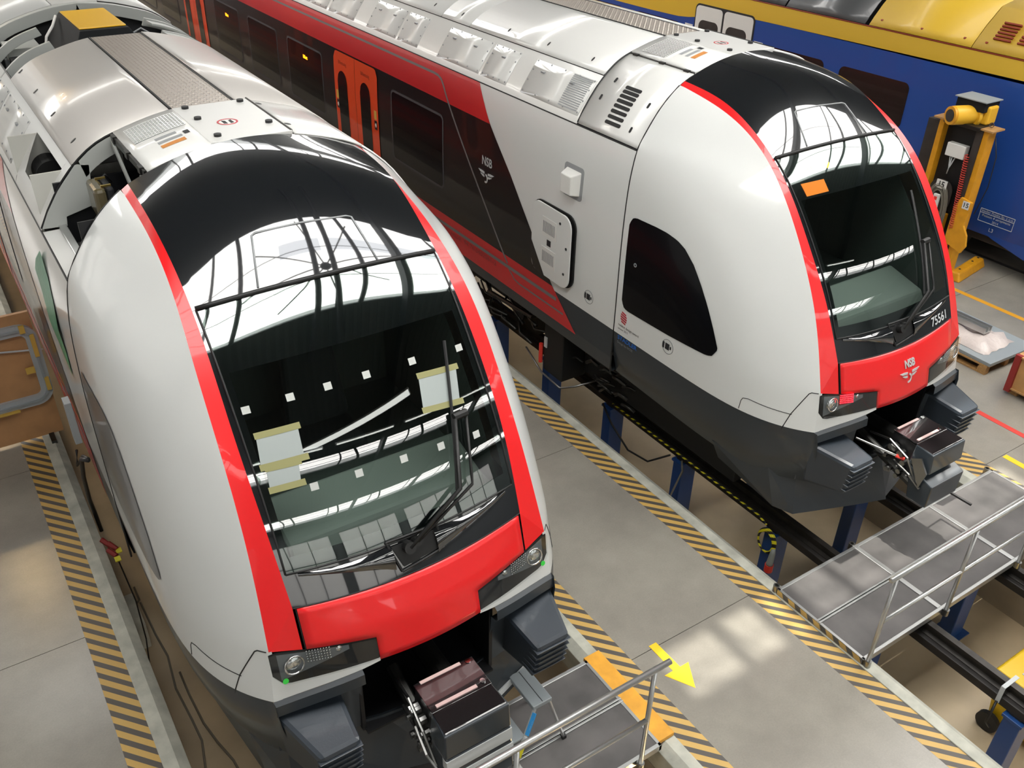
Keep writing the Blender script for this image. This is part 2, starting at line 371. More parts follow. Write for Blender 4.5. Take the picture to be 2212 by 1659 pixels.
# corrugation ribs of the roof sheet, seen mirrored in the windscreens
m = MB()
for x in range(-48, 96):
    xx = x * 0.25
    for a, b in ((-19.5, -8.9), (-7.1, 1.4)):
        m.box(xx, xx + 0.1, a, b, 10.88, 10.9)
m.build('roof_rib', 'ceiling_rib', ceiling, kind='stuff')
for i, (a, b) in enumerate(BANDS):
    wm = MB()
    if i == 2: wm.box(SX0, 32, a, 4.08, 11.3, 11.36).box(SX0, 32, 4.62, b, 11.3, 11.36).box(SX0, 1.25, 4.08, 4.62, 11.3, 11.36).box(6.9, 32, 4.08, 4.62, 11.3, 11.36).box(2.75, 3.0, 4.08, 4.62, 11.3, 11.36)   # a row of opened panes lets the sun in
    else: wm.box(SX0, 32, a, b, 11.3, 11.36)
    win = struct(wm.build('window_%d' % (i + 1), 'skylight'))
    MB().box(-12, SX0, a, b, 10.9, 11.4).box(32, 34, a, b, 10.9, 11.4).box(SX0, 32, a - 0.05, a, 11.0, 11.4).box(SX0, 32, b, b + 0.05, 11.0, 11.4).build('upstand', 'wall_paint', win)
    x = -0.9; k = 0
    while x < 32:
        m = MB(); pts = [(x + 0.12 * math.sin(PI * t), a + (b - a) * t, 10.95 - 0.35 * math.sin(PI * t) * (k % 2)) for t in lsp(0, 1, 9)]
        m.tube(pts, 0.075 if k % 2 else 0.045, 6); m.build('rib', 'truss', win, smooth=True); x += 2.9 if k % 2 else 0.75; k += 1
    for yy in lsp(a, b, 4)[1:-1]: MB().tube([(SX0, yy, 11.1), (32, yy, 11.1)], 0.014, 5).build('glazing_bar', 'truss', win)
for i, (x0, x1) in enumerate(((-9.5, -5.0), (8.5, 13.0))):  # lengthwise roof lights added to brighten the trains' rear roofs
    win = struct(MB().box(x0, x1, 20, 56, 11.3, 11.36).build('window_%d' % (i + 10), 'skylight'))
    MB().box(x0 - 0.05, x0, 20, 56, 11.0, 11.4).box(x1, x1 + 0.05, 20, 56, 11.0, 11.4).box(x0, x1, 19.95, 20, 11.0, 11.4).box(x0, x1, 56, 56.05, 11.0, 11.4).build('upstand', 'wall_paint', win)
    for k in range(12): MB().tube([(x0, 21.5 + 3 * k, 11.1), (x1, 21.5 + 3 * k, 11.1)], 0.05, 6).build('rib', 'truss', win)
# truss with hub below the roof light nearest the trains
tr = thing('roof_truss', 'dark steel roof truss with a hub and tie rods under the roof light', 'truss', (2.35, 3.7, 10.3))
MB().sphere((0, 0, 0), 0.16, 8).build('hub', 'truss', tr, smooth=True)
for k in range(8):
    a = 2 * PI * k / 8 + 0.2; MB().cyl((0, 0, 0), (2.4 * math.cos(a), 1.9 * math.sin(a), 0.45), 0.022, 6).build('tie_rod', 'truss', tr)
for dx in (-0.28, 0.28):
    MB().tube([(dx * (1 + 0.6 * t * t), -4.5 + 9 * (t + 1) / 2, 0.5 - 0.45 * math.cos(t * PI / 2)) for t in lsp(-1, 1, 13)], 0.09, 8).build('chord', 'truss', tr, smooth=True)
# longitudinal trusses between the roof lights
for x in (-6.5, 4.8, 10.6, 16.4):
    m = MB(); m.beam((x, -34, 10.6), (x, 60, 10.6), 0.18, 0.3)
    struct(m.build('trim_beam', 'truss'))
for n, (x, y, e) in enumerate(((-2.85, 19.2, 'nearer'), (-2.75, 25.3, 'farther'))):
    lp = thing('high_bay_lamp', 'round warm ceiling lamp, the %s of two above the left floor' % e, 'lamp', (x, y, 9.0), group='ceiling lamps above the left floor')
    MB().tube([(0, 0, 0.0), (0, 0, 0.12), (0, 0, 0.3)], [0.3, 0.26, 0.1], 20).build('shade', 'steel_dark', lp, smooth=True)
    MB().cyl((0, 0, -0.01), (0, 0, -0.03), 0.27, 20).build('diffuser', 'lamp_warm', lp)
    MB().cyl((0, 0, 0.3), (0, 0, 1.9), 0.015, 6).build('hanger', 'truss', lp)

for k in range(6):
    lp = thing('strip_lamp', '%s long white strip lamp, counted from the left, in the row hung behind the camera' % ('first', 'second', 'third', 'fourth', 'fifth', 'sixth')[k], 'lamp', (0.5 + 3.1 * k, -5.2, 10.2), group='row of strip lamps')
    MB().box(-1.3, 1.3, -0.08, 0.08, 0.0, 0.08).build('housing', 'wall_paint', lp); MB().box(-1.25, 1.25, -0.05, 0.05, -0.03, 0.0).build('diffuser', 'strip_lamp', lp); MB().cyl((0, 0, 0.08), (0, 0, 0.7), 0.01, 6).build('hanger', 'truss', lp)
lp = thing('strip_lamp', 'wide slanting strip lamp hung across the row of narrow ones', 'lamp', (2.9, -4.4, 10.35), rz=0.42)  # glowing strip added for the slanting streak mirrored in the near windscreen
MB().box(-2.7, 2.7, -0.2, 0.2, 0, 0.08).build('housing', 'wall_paint', lp); MB().box(-2.65, 2.65, -0.17, 0.17, -0.03, 0).build('diffuser', 'strip_lamp', lp); MB().cyl((0, 0, 0.08), (0, 0, 0.55), 0.01, 6).build('hanger', 'truss', lp)

# ---------------------------------------------------------------- painted marks on the floor
def flat(name, poly, mat, label, cat, z=0.003, group=None):
    m = MB(); m.prism([(x, y, 0.0005) for x, y in poly], (0, 0, z)); return tag(m.build(name, mat), label, cat, group)
def arrow(cx, y0, y1):
    return [(cx - 0.045, y0), (cx - 0.045, y1 + 0.26), (cx - 0.15, y1 + 0.26), (cx, y1), (cx + 0.15, y1 + 0.26), (cx + 0.045, y1 + 0.26), (cx + 0.045, y0)]
flat('floor_arrow', arrow(2.445, 4.21, 3.6), 'yellow_paint', 'yellow arrow painted on the grey walkway between the two trains', 'arrow', group='yellow floor arrows')
flat('floor_arrow', arrow(8.28, 4.15, 3.45), 'yellow_paint', 'yellow arrow painted beyond the far pit, cut off by the right edge', 'arrow', group='yellow floor arrows')
flat('floor_line', [(11.93, -9), (12.03, -9), (12.03, 40), (11.93, 40)], 'orange_line', 'long orange-yellow line painted on the floor beside the blue train', 'floor line')
flat('floor_line', [(8.86, -9), (8.95, -9), (8.95, 40), (8.86, 40)], 'red_line', 'red line painted on the floor right of the far pit', 'floor line')

# ---------------------------------------------------------------- rails on posts
def rail(x, label):
    t = thing('rail', label, 'rail', (x, 0, 0), group='pit rails')
    pr = [(-0.036, 0), (0.036, 0), (0.036, -0.035), (0.012, -0.05), (0.012, -0.10), (0.055, -0.115), (0.055, -0.125), (-0.055, -0.125), (-0.055, -0.115), (-0.012, -0.10), (-0.012, -0.05), (-0.036, -0.035)]
    MB().prism([(a, -9, z) for a, z in pr], (0, 54, 0)).build('rail_head', 'rail_steel', t)
    MB().box(-0.11, 0.11, -9, 45, -0.22, -0.125).build('rail_beam', 'rail_dark', t, bevel=0.006)
rail(-0.75, 'left dark steel rail under the near train'); rail(0.75, 'right dark steel rail under the near train')
rail(XB - 0.75, 'left dark steel rail of the far pit, on blue posts by the walkway'); rail(XB + 0.75, 'right dark steel rail of the far pit, farther from the walkway')
def post(x, y, label):
    t = thing('rail_post', label, 'post', (x, y, -1.4), group='blue posts carrying the far rails')
    m = MB(); m.box(-0.13, 0.13, -0.085, 0.085, 0, 1.12); m.build('column', 'blue_post', t, bevel=0.012)
    MB().box(-0.15, 0.15, -0.10, 0.10, 1.12, 1.155).build('top_plate', 'blue_post', t, bevel=0.004)
    MB().box(-0.10, 0.10, -0.06, 0.06, 1.155, 1.18).build('clamp', 'rail_dark', t)
    MB().box(-0.19, 0.19, -0.15, 0.15, 0, 0.02).build('foot_plate', 'blue_post', t)
LP = [(10.98, 'farthest visible blue post, just right of the near train roof'), (9.48, 'blue post under the far train bogie'), (7.98, 'blue post with a cable sagging from it'), (6.50, 'blue post with a grey cable over its top'), (4.90, 'blue post with the coiled striped cable and red plug'), (3.42, 'blue post right under the left end of the far gangway'), (1.86, 'blue post at the bottom right corner beside the yellow bin')]
for y, l in LP: post(XB - 0.75, y, l)
for y, l in ((4.90, 'blue post of the second rail, behind the far gangway'), (3.30, 'blue post of the second rail, in front of the far gangway'), (6.45, 'blue post of the second rail, under the far train buffer')): post(XB + 0.75, y, l)
# ================================================================ the two red, white and black trains
E_IN = nspline([(0.926, 6.97, 4.43), (0.936, 6.367, 4.362), (0.93, 5.844, 4.14), (0.94, 5.381, 3.799), (0.955, 4.989, 3.349), (0.949, 4.637, 2.842), (0.924, 4.359, 2.274)])
E_OUT = nspline([(0.98, 6.97, 4.394), (0.981, 6.308, 4.287), (1.005, 5.752, 4.077), (1.049, 5.3, 3.728), (1.071, 4.921, 3.245), (1.095, 4.589, 2.672), (1.14, 4.323, 2.009)])
E_CEN = nspline([(0, 6.97, 4.64), (0, 6.33, 4.53), (0, 5.80, 4.22), (0, 5.345, 3.82), (0, 4.93, 3.345), (0, 4.565, 2.83), (0, 4.27, 2.23)])
_SEC = nspline([(0, 4.64), (.26, 4.616), (.48, 4.575), (.70, 4.515), (.926, 4.43), (1.12, 4.29), (1.28, 4.12), (1.42, 3.92), (1.5, 3.765), (1.555, 3.5), (1.583, 3.2), (1.6, 2.7), (1.6, 2.1), (1.6, 1.5), (1.6, 0.95)])
SECP = [_SEC(t) for t in lsp(0, 1, 141)]
_sz = [p[1] for p in SECP][::-1]; _su = [min(1.602, p[0]) for p in SECP][::-1]
def sec_u(Z): return itp(Z, _sz, _su)
def sec_z(u): return itp(u, [p[0] for p in SECP[:90]], [p[1] for p in SECP[:90]])
_oz = [E_OUT(t)[2] for t in lsp(1, 0, 81)]; _ou = [E_OUT(t)[0] for t in lsp(1, 0, 81)]; _oy = [E_OUT(t)[1] for t in lsp(1, 0, 81)]
def out_uy(Z): return itp(Z, [1.55] + _oz, [1.184] + _ou), itp(Z, [1.55] + _oz, [4.255] + _oy)
def pexp(Z): return itp(Z, [1.6, 2.3, 3.0, 3.6, 4.0, 4.36], [6.2, 4.95, 3.6, 2.6, 1.5, 1.1])
def side_u(y, Z):
    if y >= 6.97: return sec_u(Z)
    u0, y0 = out_uy(Z); t = max(0.0, min(1.0, (y - y0) / (6.97 - y0))); return u0 + (sec_u(Z) - u0) * (1 - (1 - t) ** pexp(Z))
def front0(t, x):
    I = E_IN(t); C = E_CEN(t); s = (x / I[0]) ** 2
    return Vector((x, C[1] + (I[1] - C[1]) * s, C[2] + (I[2] - C[2]) * s))
def front(t, x, off=0.0):
    P = front0(t, x)
    if off:
        h = 0.004; a = front0(min(1, t + h), x) - front0(max(0, t - h), x); b = front0(t, x + h) - front0(t, x - h); n = a.cross(b).normalized()
        if n.z < 0: n = -n
        P = P + n * off
    return P
def flow(x, Z, off=0.0):
    "front face below the windscreen panel: a point for sideways x and height Z"
    ax = abs(x); yc = itp(Z, [1.3, 1.6, 1.97, 2.23], [4.05, 4.08, 4.165, 4.27]); yi = itp(Z, [1.3, 1.6, 1.974, 2.276], [4.17, 4.20, 4.265, 4.359])
    if ax <= 0.91: y = yc + (yi - yc) * (ax / 0.91) ** 2
    else:
        uo, yo = out_uy(Z); y = yi + (yo - yi) * min(1.0, (ax - 0.91) / max(0.02, uo - 0.91))
    return Vector((x, y - off, Z + off * 0.25))
def side_strip(m, s, ys, zlo, zhi, nz, off=0.004):
    rows = []
    for y in ys:
        a = zlo(y) if callable(zlo) else zlo; b = zhi(y) if callable(zhi) else zhi
        rows.append([(s * (side_u(y, z) + off), y, z) for z in lsp(a, b, nz)])
    m.grid(rows); return m
def side_line(m, s, pts, r=0.006, off=0.0, n=5, sub=6):
    out = []
    for (a, b), (c, d) in zip(pts[:-1], pts[1:]):
        for k in range(sub): out.append((a + (c - a) * k / sub, b + (d - b) * k / sub))
    out.append(pts[-1]); m.tube([(s * (side_u(y, z) + off), y, z) for y, z in out], r, n); return m
def side_poly(m, s, poly, off=0.006, th=0.006):
    a = [Vector((s * (side_u(y, z) + off), y, z)) for y, z in poly]; m.prism(a, (-s * th, 0, 0)); return m
def front_quad(m, c, off, n=6):
    "quad on the windscreen given as four (t, x) corners"
    (a, b, cc, d) = c; rows = []
    for i in range(n + 1):
        f = i / n; rows.append([front(*[(a[q] * (1 - f) + d[q] * f) * (1 - g) + (b[q] * (1 - f) + cc[q] * f) * g for q in (0, 1)], off) for g in lsp(0, 1, n + 1)])
    m.grid(rows); return m
def roof_grid(m, u0, u1, y0, y1, s=1, off=0.0, nu=10, ny=2):
    "strip of the body roof between girth positions u0..u1 (u measured on the section)"
    i0 = min(range(len(SECP)), key=lambda i: abs(SECP[i][0] - u0) if i < 70 else 9); i1 = min(range(len(SECP)), key=lambda i: abs(SECP[i][0] - u1) if i < 82 else 9)
    idx = sorted(set(round(v) for v in lsp(i0, i1, nu))); rows = []
    for i in idx:
        p = SECP[i]; q = SECP[min(i + 1, 140)]; o = SECP[max(i - 1, 0)]; t = Vector((q[0] - o[0], q[1] - o[1])).normalized(); nx, nz = -t.y, t.x
        rows.append([(s * (p[0] + nx * off), y, p[1] + nz * off) for y in lsp(y0, y1, ny)])
    m.grid(rows); return m

def make_train(kind, label, X0, Y0, YEND):
    A = kind == 'A'
    T = thing('train', label, 'train', (X0, Y0, 0), group='red, white and black trains')
    # ---- cab shell
    for s in (-1, 1):
        rows = []
        zs = [E_OUT(t)[2] for t in lsp(0.0, 1, 56)] + lsp(2.009, 1.585, 9)[1:]
        for Z in zs:
            u0, y0 = out_uy(Z); ys = [y0 + (6.97 - y0) * (k / 31) ** 1.9 for k in range(32)]
            rows.append([(s * side_u(y, Z), y, Z) for y in ys])
        MB().grid(rows).build('cab_side', 'white_paint', T, smooth=True)
        rows = []
        for t in lsp(0, 1, 56):
            I = E_IN(t); O = E_OUT(t); rows.append([(s * (I[0] * (1 - g) + O[0] * g), I[1] * (1 - g) + O[1] * g, I[2] * (1 - g) + O[2] * g) for g in lsp(0, 1, 4)])
        O = E_OUT(1); MB().grid(rows).build('red_stripe', 'red_paint', T, smooth=True)
        # corner below the stripe, above the headlight
        m = MB(); rows = []
        I = E_IN(1)
        for g in lsp(0, 1, 7):
            top = Vector((I[0] * (1 - g) + O[0] * g, I[1] * (1 - g) + O[1] * g, I[2] * (1 - g) + O[2] * g)); zb = 1.962 * (1 - g) + 2.009 * g
            if g == 1: zb = 2.0085
            bot = flow(top.x, zb); rows.append([(s * (top.x * (1 - k) + bot.x * k), top.y * (1 - k) + bot.y * k, top.z * (1 - k) + bot.z * k) for k in lsp(0, 1, 5)])
        m.grid(rows).build('red_corner', 'red_paint', T, smooth=True)
    # ---- black panel with the windscreen opening
    TU, TL, XW = 0.555, 0.905, 0.855
    ts = lsp(0, 0.415, 26) + lsp(0.415, TU, 10)[1:] + lsp(TU, TL, 20)[1:] + lsp(TL, 1, 10)[1:]
    m = MB(); N = 24
    rows = []
    for t in ts:
        xi = E_IN(t)[0]; xs = [-xi + (xi - XW) * k / 3 for k in range(3)] + lsp(-XW, XW, N - 5) + [XW + (xi - XW) * k / 3 for k in range(1, 4)]
        rows.append([front(t, max(-xi, min(xi, x))) for x in xs])
    n = len(rows[0]); vs = [p for r in rows for p in r]; fs = []
    for i in range(len(ts) - 1):
        for k in range(n - 1):
            if TU - 1e-6 <= ts[i] < TL - 1e-6 and 3 <= k < n - 4: continue
            fs.append((i * n + k, i * n + k + 1, (i + 1) * n + k + 1, (i + 1) * n + k))
    m.add(vs, fs); panel = m.build('front_panel', 'black_gloss', T, smooth=True)
    part_label(panel, 'glossy black front panel around the windscreen')
    # glass pane over the panel
    rows = [[front(t, x, 0.006) for x in lsp(-0.905, 0.905, 22)] for t in lsp(0.418, 0.935, 40)]
    glass = MB().grid(rows).build('windscreen', 'windscreen_glass', T, smooth=True)
    m = MB(); m.tube([front(0.416, x, 0.012) for x in lsp(-0.91, 0.91, 15)], 0.017, 8); part_label(m.build('brow_bar', 'rubber', T, smooth=True), 'dark bar across the top of the windscreen')
    for s in (-1, 1):
        MB().tube([front(t, s * 0.908, 0.004) for t in lsp(0.418, 0.935, 24)], 0.008, 5).build('glass_seal', 'rubber', T, smooth=True)
    MB().tube([front(0.935, x, 0.004) for x in lsp(-0.908, 0.908, 15)], 0.008, 5).build('glass_seal', 'rubber', T, smooth=True)
    m = MB(); trap = [(0.408, -0.47), (0.33, -0.40), (0.297, -0.37), (0.293, -0.34), (0.295, 0.0), (0.298, 0.35), (0.302, 0.385), (0.335, 0.40), (0.411, 0.435)]
    m.tube([front(t, x, 0.002) for t, x in trap], 0.008, 5); m.build('panel_outline', 'grey_part', T, smooth=True)
    # cab interior seen through the glass
    m = MB(); prof = [(front0(t, 0).y + 0.16, front0(t, 0).z - 0.10) for t in lsp(0.5, 0.93, 10)]; prof += [(6.5, prof[-1][1]), (6.5, prof[0][1])]
    k = len(prof); L = [(-0.86, y, z) for y, z in prof]; R = [(0.86, y, z) for y, z in prof]
    m.add(L + R, [tuple(range(k)), tuple(range(k, 2 * k))[::-1]] + [(i, i + 1, k + i + 1, k + i) for i in (k - 3, k - 2)] + [(k - 1, 0, k, 2 * k - 1)])
    m.build('cab_interior', 'interior', T)
    MB().hexa([(-0.8, 4.62, 2.36), (0.8, 4.62, 2.36), (0.8, 5.15, 2.36), (-0.8, 5.15, 2.36)], [(-0.8, 4.70, 2.50), (0.8, 4.70, 2.50), (0.8, 5.15, 2.62), (-0.8, 5.15, 2.62)]).build('dashboard', 'interior_light', T, bevel=0.03)
    st = MB().box(-0.3, 0.24, 5.55, 6.0, 2.36, 2.55).build('driver_seat', 'seat_cloth', T, bevel=0.05); MB().hexa([(-0.3, 5.9, 2.55), (0.24, 5.9, 2.55), (0.24, 6.05, 2.55), (-0.3, 6.05, 2.55)], [(-0.24, 6.02, 3.25), (0.18, 6.02, 3.25), (0.18, 6.13, 3.25), (-0.24, 6.13, 3.25)]).build('seat_back', 'seat_cloth', st, bevel=0.04)
    # cowl with the lens-shaped lip and the wiper recess
    for s in (-1, 1):
        m = MB(); up = [(0.937 + 0.006 * math.sin(PI * g), s * (0.17 + 0.66 * g)) for g in lsp(0, 1, 10)]; lo = [(0.983 - 0.040 * g ** 0.75, s * (0.17 + 0.66 * g)) for g in lsp(0, 1, 10)]
        rows = [[front(a[0] * (1 - k) + b[0] * k, a[1], 0.006 + 0.028 * math.sin(PI * min(1, k * 0.9)) * (1 - g ** 3)) for k in lsp(0, 1, 6)] for a, b, g in zip(up, lo, lsp(0, 1, 10))]
        m.grid(rows); m.build('cowl_lip', 'black_gloss', T, smooth=True)
    m = MB(); c = [(0.93, -0.2), (0.932, 0.2), (0.978, 0.23), (0.99, -0.13)]
    for q in ((0, 1), (1, 2), (2, 3), (3, 0)): m.tube([front(c[q[0]][0] * (1 - k) + c[q[1]][0] * k, c[q[0]][1] * (1 - k) + c[q[1]][1] * k, 0.008) for k in lsp(0, 1, 4)], 0.01, 6)
    front_quad(m, [(0.94, -0.17), (0.94, 0.17), (0.975, 0.19), (0.983, -0.11)], 0.010, 3); m.build('wiper_cowl', 'black_matt', T)
    # wiper
    wp = MB().cyl(front(0.95, -0.05, 0.0), front(0.95, -0.05, 0.07), 0.045, 14).cyl(front(0.945, 0.02, 0.0), front(0.945, 0.02, 0.06), 0.035, 12).build('wiper', 'cable_black', T, smooth=False)
    MB().tube([front(0.95, -0.05, 0.06), front(0.885, 0.43, 0.07), front(0.76, 0.548, 0.06)], 0.017, 8).build('wiper_arm', 'cable_black', wp, smooth=True)
    MB().tube([front(0.945, 0.02, 0.055), front(0.888, 0.54, 0.06), front(0.872, 0.552, 0.06), front(0.757, 0.655, 0.05)], 0.012, 8).build('wiper_arm', 'cable_black', wp, smooth=True)
    MB().cyl(front(0.757, 0.545, 0.05), front(0.757, 0.66, 0.05), 0.03, 8).build('wiper_head', 'cable_black', wp)
    m = MB(); m.tube([front(t, itp(t, [0.61, 0.89], [0.69, 0.425]), 0.022) for t in lsp(0.61, 0.89, 8)], 0.013, 6).build('wiper_blade', 'rubber', wp)
    # ---- red hood between the headlights
    def hz(x):
        ax = abs(x)
        return 1.685 + 0.008 * (ax / 0.42) ** 2 if ax < 0.4201 else 1.884 + (ax - 0.42) * (1.962 - 1.884) / 0.48
    def hpt(x, Z):
        top = front0(1, x); P = flow(x, Z); P.y += (top.y - flow(x, top.z).y) * max(0.0, 1 - (top.z - Z) / 0.15); return P
    xs = lsp(-0.898, -0.42, 8) + lsp(-0.42, 0.42, 17)[1:-1] + lsp(0.42, 0.898, 8); zu = lambda x: 1.884 + max(0.0, abs(x) - 0.42) * 0.1625
    m = MB(); nr = 8; rows = [[hpt(x, front0(1, x).z - 0.006 + (zu(x) - front0(1, x).z + 0.006) * g) for g in lsp(0, 1, nr)] for x in xs]
    vs = [p for r in rows for p in r]; fs = [(i * nr + k, i * nr + k + 1, (i + 1) * nr + k + 1, (i + 1) * nr + k) for i in range(len(xs) - 1) for k in range(nr - 1)]
    prev = None
    for i, x in enumerate(xs):
        if abs(x) > 0.4201: continue
        b = len(vs); vs += [hpt(x, 1.884 + (hz(x) - 1.884) * g) for g in (0.25, 0.5, 0.75, 1.0)]; c = [i * nr + nr - 1, b, b + 1, b + 2, b + 3]
        if prev: fs += [(prev[k], prev[k + 1], c[k + 1], c[k]) for k in range(4)]
        prev = c
    m.add(vs, fs); hood = m.build('front_hood', 'red_paint', T, smooth=True); md = hood.modifiers.new('thickness', 'SOLIDIFY'); md.thickness = 0.02; md.offset = 0
    part_label(hood, 'red hood panel under the windscreen')
    m = MB()
    for s in (-1, 1): m.tube([flow(s * 0.903, z, 0.0) for z in lsp(2.27, 1.963, 5)], 0.006, 5)
    m.tube([front(1.0, x, 0.0) for x in lsp(-0.92, 0.92, 21)], 0.005, 5); m.build('hood_seam', 'black_matt', T)
    # ---- headlights and white corners
    for s in (-1, 1):
        HL = [(0.425, 1.878), (0.9, 1.958), (1.13, 2.0), (1.155, 1.96), (1.135, 1.76), (1.09, 1.715), (0.42, 1.70)]
        def hp(p, off): q = flow(p[0], p[1], off); return (s * q.x, q.y, q.z)
        hl = MB()
        xs = lsp(0.425, 1.15, 14); hi = lambda x: itp(x, [0.425, 0.9, 1.13, 1.15], [1.878, 1.958, 1.998, 1.985]); lo = lambda x: itp(x, [0.425, 1.06, 1.12, 1.15], [1.702, 1.712, 1.735, 1.80])
        hl.grid([[hp((x, z), 0.001) for z in lsp(lo(x), hi(x), 5)] for x in xs]); H = hl.build('headlight', 'lamp_dark', T, smooth=True)
        # silver pod, lamps, LED field
        MB().grid([[hp((x, z), 0.004) for z in lsp(itp(x, [0.62, 1.1], [1.86, 1.75]), itp(x, [0.62, 1.1], [1.895, 1.97]), 4)] for x in lsp(0.62, 1.1, 8)]).build('lamp_pod', 'pod_grey', H, smooth=True)
        c = flow(1.0, 1.862, 0.012); b = MB(); b.sphere((s * c.x, c.y + 0.02, c.z), 0.068, 8, 1, 0.5, 1); b.build('main_lamp', 'lamp_silver', H, smooth=True)
        MB().ring((s * c.x, c.y, c.z), (0, -1, 0.25), 0.062, 0.074, 0.012, 20).build('lamp_ring', 'chrome', H, smooth=True)
        c = flow(0.69, 1.885, 0.012); MB().sphere((s * c.x, c.y + 0.01, c.z), 0.026, 6, 1, 0.5, 1).build('small_lamp', 'lamp_silver', H, smooth=True)
        m = MB()
        for i in range(9):
            for j in range(5):
                c = flow(0.755 + i * 0.019, 1.845 + j * 0.021 + i * 0.002, 0.012); m.sphere((s * c.x, c.y, c.z), 0.0065, 3)
        m.build('tail_leds', 'led_red' if (not A and s < 0) else 'lamp_silver', H, smooth=True)
        if not A and s < 0: MB().grid([[hp((x, z), 0.007) for z in lsp(1.835, 1.95, 3)] for x in lsp(0.745, 0.92, 4)]).build('led_field', 'led_base', H)
        MB().grid([[hp((x, z), 0.022) for z in lsp(lo(x), hi(x), 5)] for x in xs]).build('lens', 'lens_clear', H, smooth=True)
        if A:
            c = flow(1.08, 1.755, 0.026); MB().cyl((s * c.x, c.y, c.z), (s * c.x, c.y - 0.004, c.z + 0.001), 0.021, 16).build('round_sticker', 'sticker_green', H)
        # white corner under and outside the headlight
        m = MB(); wl = lambda x: itp(x, [0.42, 0.55, 1.183], [1.676, 1.655, 1.585])
        m.grid([[hp((x, z), 0.0) for z in lsp(wl(x), lo(min(x, 1.15)) + 0.004, 5)] for x in lsp(0.42, 1.15, 12)])
        rows = []
        for Z in lsp(1.585, 2.009, 10):
            uo, yo = out_uy(Z); rows.append([(s * (1.12 * (1 - k) + uo * k), flow(1.12, Z).y * (1 - k) + yo * k, Z) for k in lsp(0, 1, 4)])
        m.grid(rows); m.build('white_corner', 'white_paint', T, smooth=True)
        # seam of the corner piece and hatch on the cab side
        m = MB(); side_line(m, s, [(4.335, 2.004), (4.385, 2.004), (4.40, 1.99), (4.48, 1.74), (4.505, 1.60)], 0.005)
        side_line(m, s, [(4.47, 1.735), (4.7, 1.74), (4.89, 1.75), (4.95, 1.735), (4.965, 1.70), (4.97, 1.60)], 0.004); m.build('hatch_seam', 'black_matt', T)
        # dark ledge and bumper fairing below the white edge
        m = MB(); rows = []
        for x in lsp(0.56, 1.185, 9):
            z0 = itp(x, [0.55, 1.183], [1.653, 1.583]); P = flow(min(x, 1.184), z0)
            rows.append([(s * x, P.y, z0), (s * x, P.y - 0.035, z0 - 0.02), (s * x, P.y - 0.045, z0 - 0.11), (s * x, P.y - 0.02, z0 - 0.135), (s * x, P.y + 0.05, z0 - 0.15), (s * x, P.y + 0.07, 1.2), (s * x, P.y + 0.1, 0.92)])
        m.grid(rows); m.build('bumper_fairing', 'skirt', T, auto=40)
        # curved side skirt of the cab
        m = MB(); rows = []
        for k in range(26):
            y = 4.22 + (6.97 - 4.22) * (k / 25) ** 1.6; u = side_u(max(y, 4.256), 1.585) if y > 4.256 else 1.184
            lowz = itp(y, [4.2, 4.9, 6.0, 6.97], [0.92, 0.86, 0.92, 0.98])
            rows.append([(s * (u - 0.10 * ((1.585 - z) / 0.6) ** 2), y - 0.035 * (1 - k / 25) * min(1, (1.59 - z) * 8), z) for z in lsp(1.585, lowz, 7)])
        m.grid(rows).build('cab_skirt', 'skirt', T, smooth=True)
        m = MB(); m.tube([(s * (side_u(y, z) + 0.001 if z > 1.585 else side_u(y, 1.585) - 0.1 * ((1.585 - z) / 0.6) ** 2), y, z) for y, z in ((4.505, 1.6), (4.54, 1.45), (4.62, 1.2), (4.7, 0.95))], 0.006, 5); m.build('skirt_seam', 'black_matt', T)
        # buffers
        m = MB(); yf = 3.80
        bt = [(0.70, 4.30, 1.44), (1.20, 4.30, 1.44), (1.055, yf, 1.385), (0.74, yf, 1.385)]; bb = [(0.72, 4.30, 0.93), (1.16, 4.30, 0.93), (1.04, yf + 0.05, 1.0), (0.75, yf + 0.05, 1.0)]
        B = MB().hexa([(s * x, y, z) for x, y, z in bb], [(s * x, y, z) for x, y, z in bt]).build('buffer', 'buffer_grey', T, bevel=0.04)
        for k in range(5):
            z0 = 1.335 - k * 0.068; g = k / 5
            MB().hexa([(s * x, y, z) for x, y, z in ((0.742, yf + 0.02 + 0.05 * g, z0 - 0.05), (1.048, yf + 0.02 + 0.05 * g, z0 - 0.05), (1.048, yf + 0.2, z0 - 0.05), (0.742, yf + 0.2, z0 - 0.05))], [(s * x, y, z) for x, y, z in ((0.735, yf - 0.012 + 0.05 * g, z0), (1.062 - 0.01 * g, yf - 0.012 + 0.05 * g, z0), (1.075 - 0.01 * g, yf + 0.2, z0), (0.735, yf + 0.2, z0))]).build('buffer_rib', 'buffer_grey', B, bevel=0.006)
        # plough
        m = MB(); bot = [(0, 3.98, 0.40), (0.4, 4.09, 0.42), (1.13, 4.33, 0.45), (1.25, 4.5, 0.5), (1.36, 5.25, 0.72)]; top = [(0, 4.2, 0.93), (0.4, 4.25, 0.93), (1.1, 4.42, 0.95), (1.3, 4.62, 0.98), (1.45, 5.3, 0.96)]
        m.grid([[(s * x, y, z) for x, y, z in bot], [(s * x, y, z) for x, y, z in top]]); m.build('plough', 'skirt', T, solid=0.03)
        a = Vector((0.55, 4.14, 0.425)); MB().hexa([(s * 0.62, 4.155, 0.50), (s * 0.62, 4.17, 0.50), (s * 1.0, 4.285, 0.52), (s * 1.0, 4.275, 0.52)], [(s * 0.62, 4.172, 0.545), (s * 0.62, 4.187, 0.545), (s * 1.0, 4.30, 0.565), (s * 1.0, 4.292, 0.565)]).build('reflector_strip', 'text_light', T)
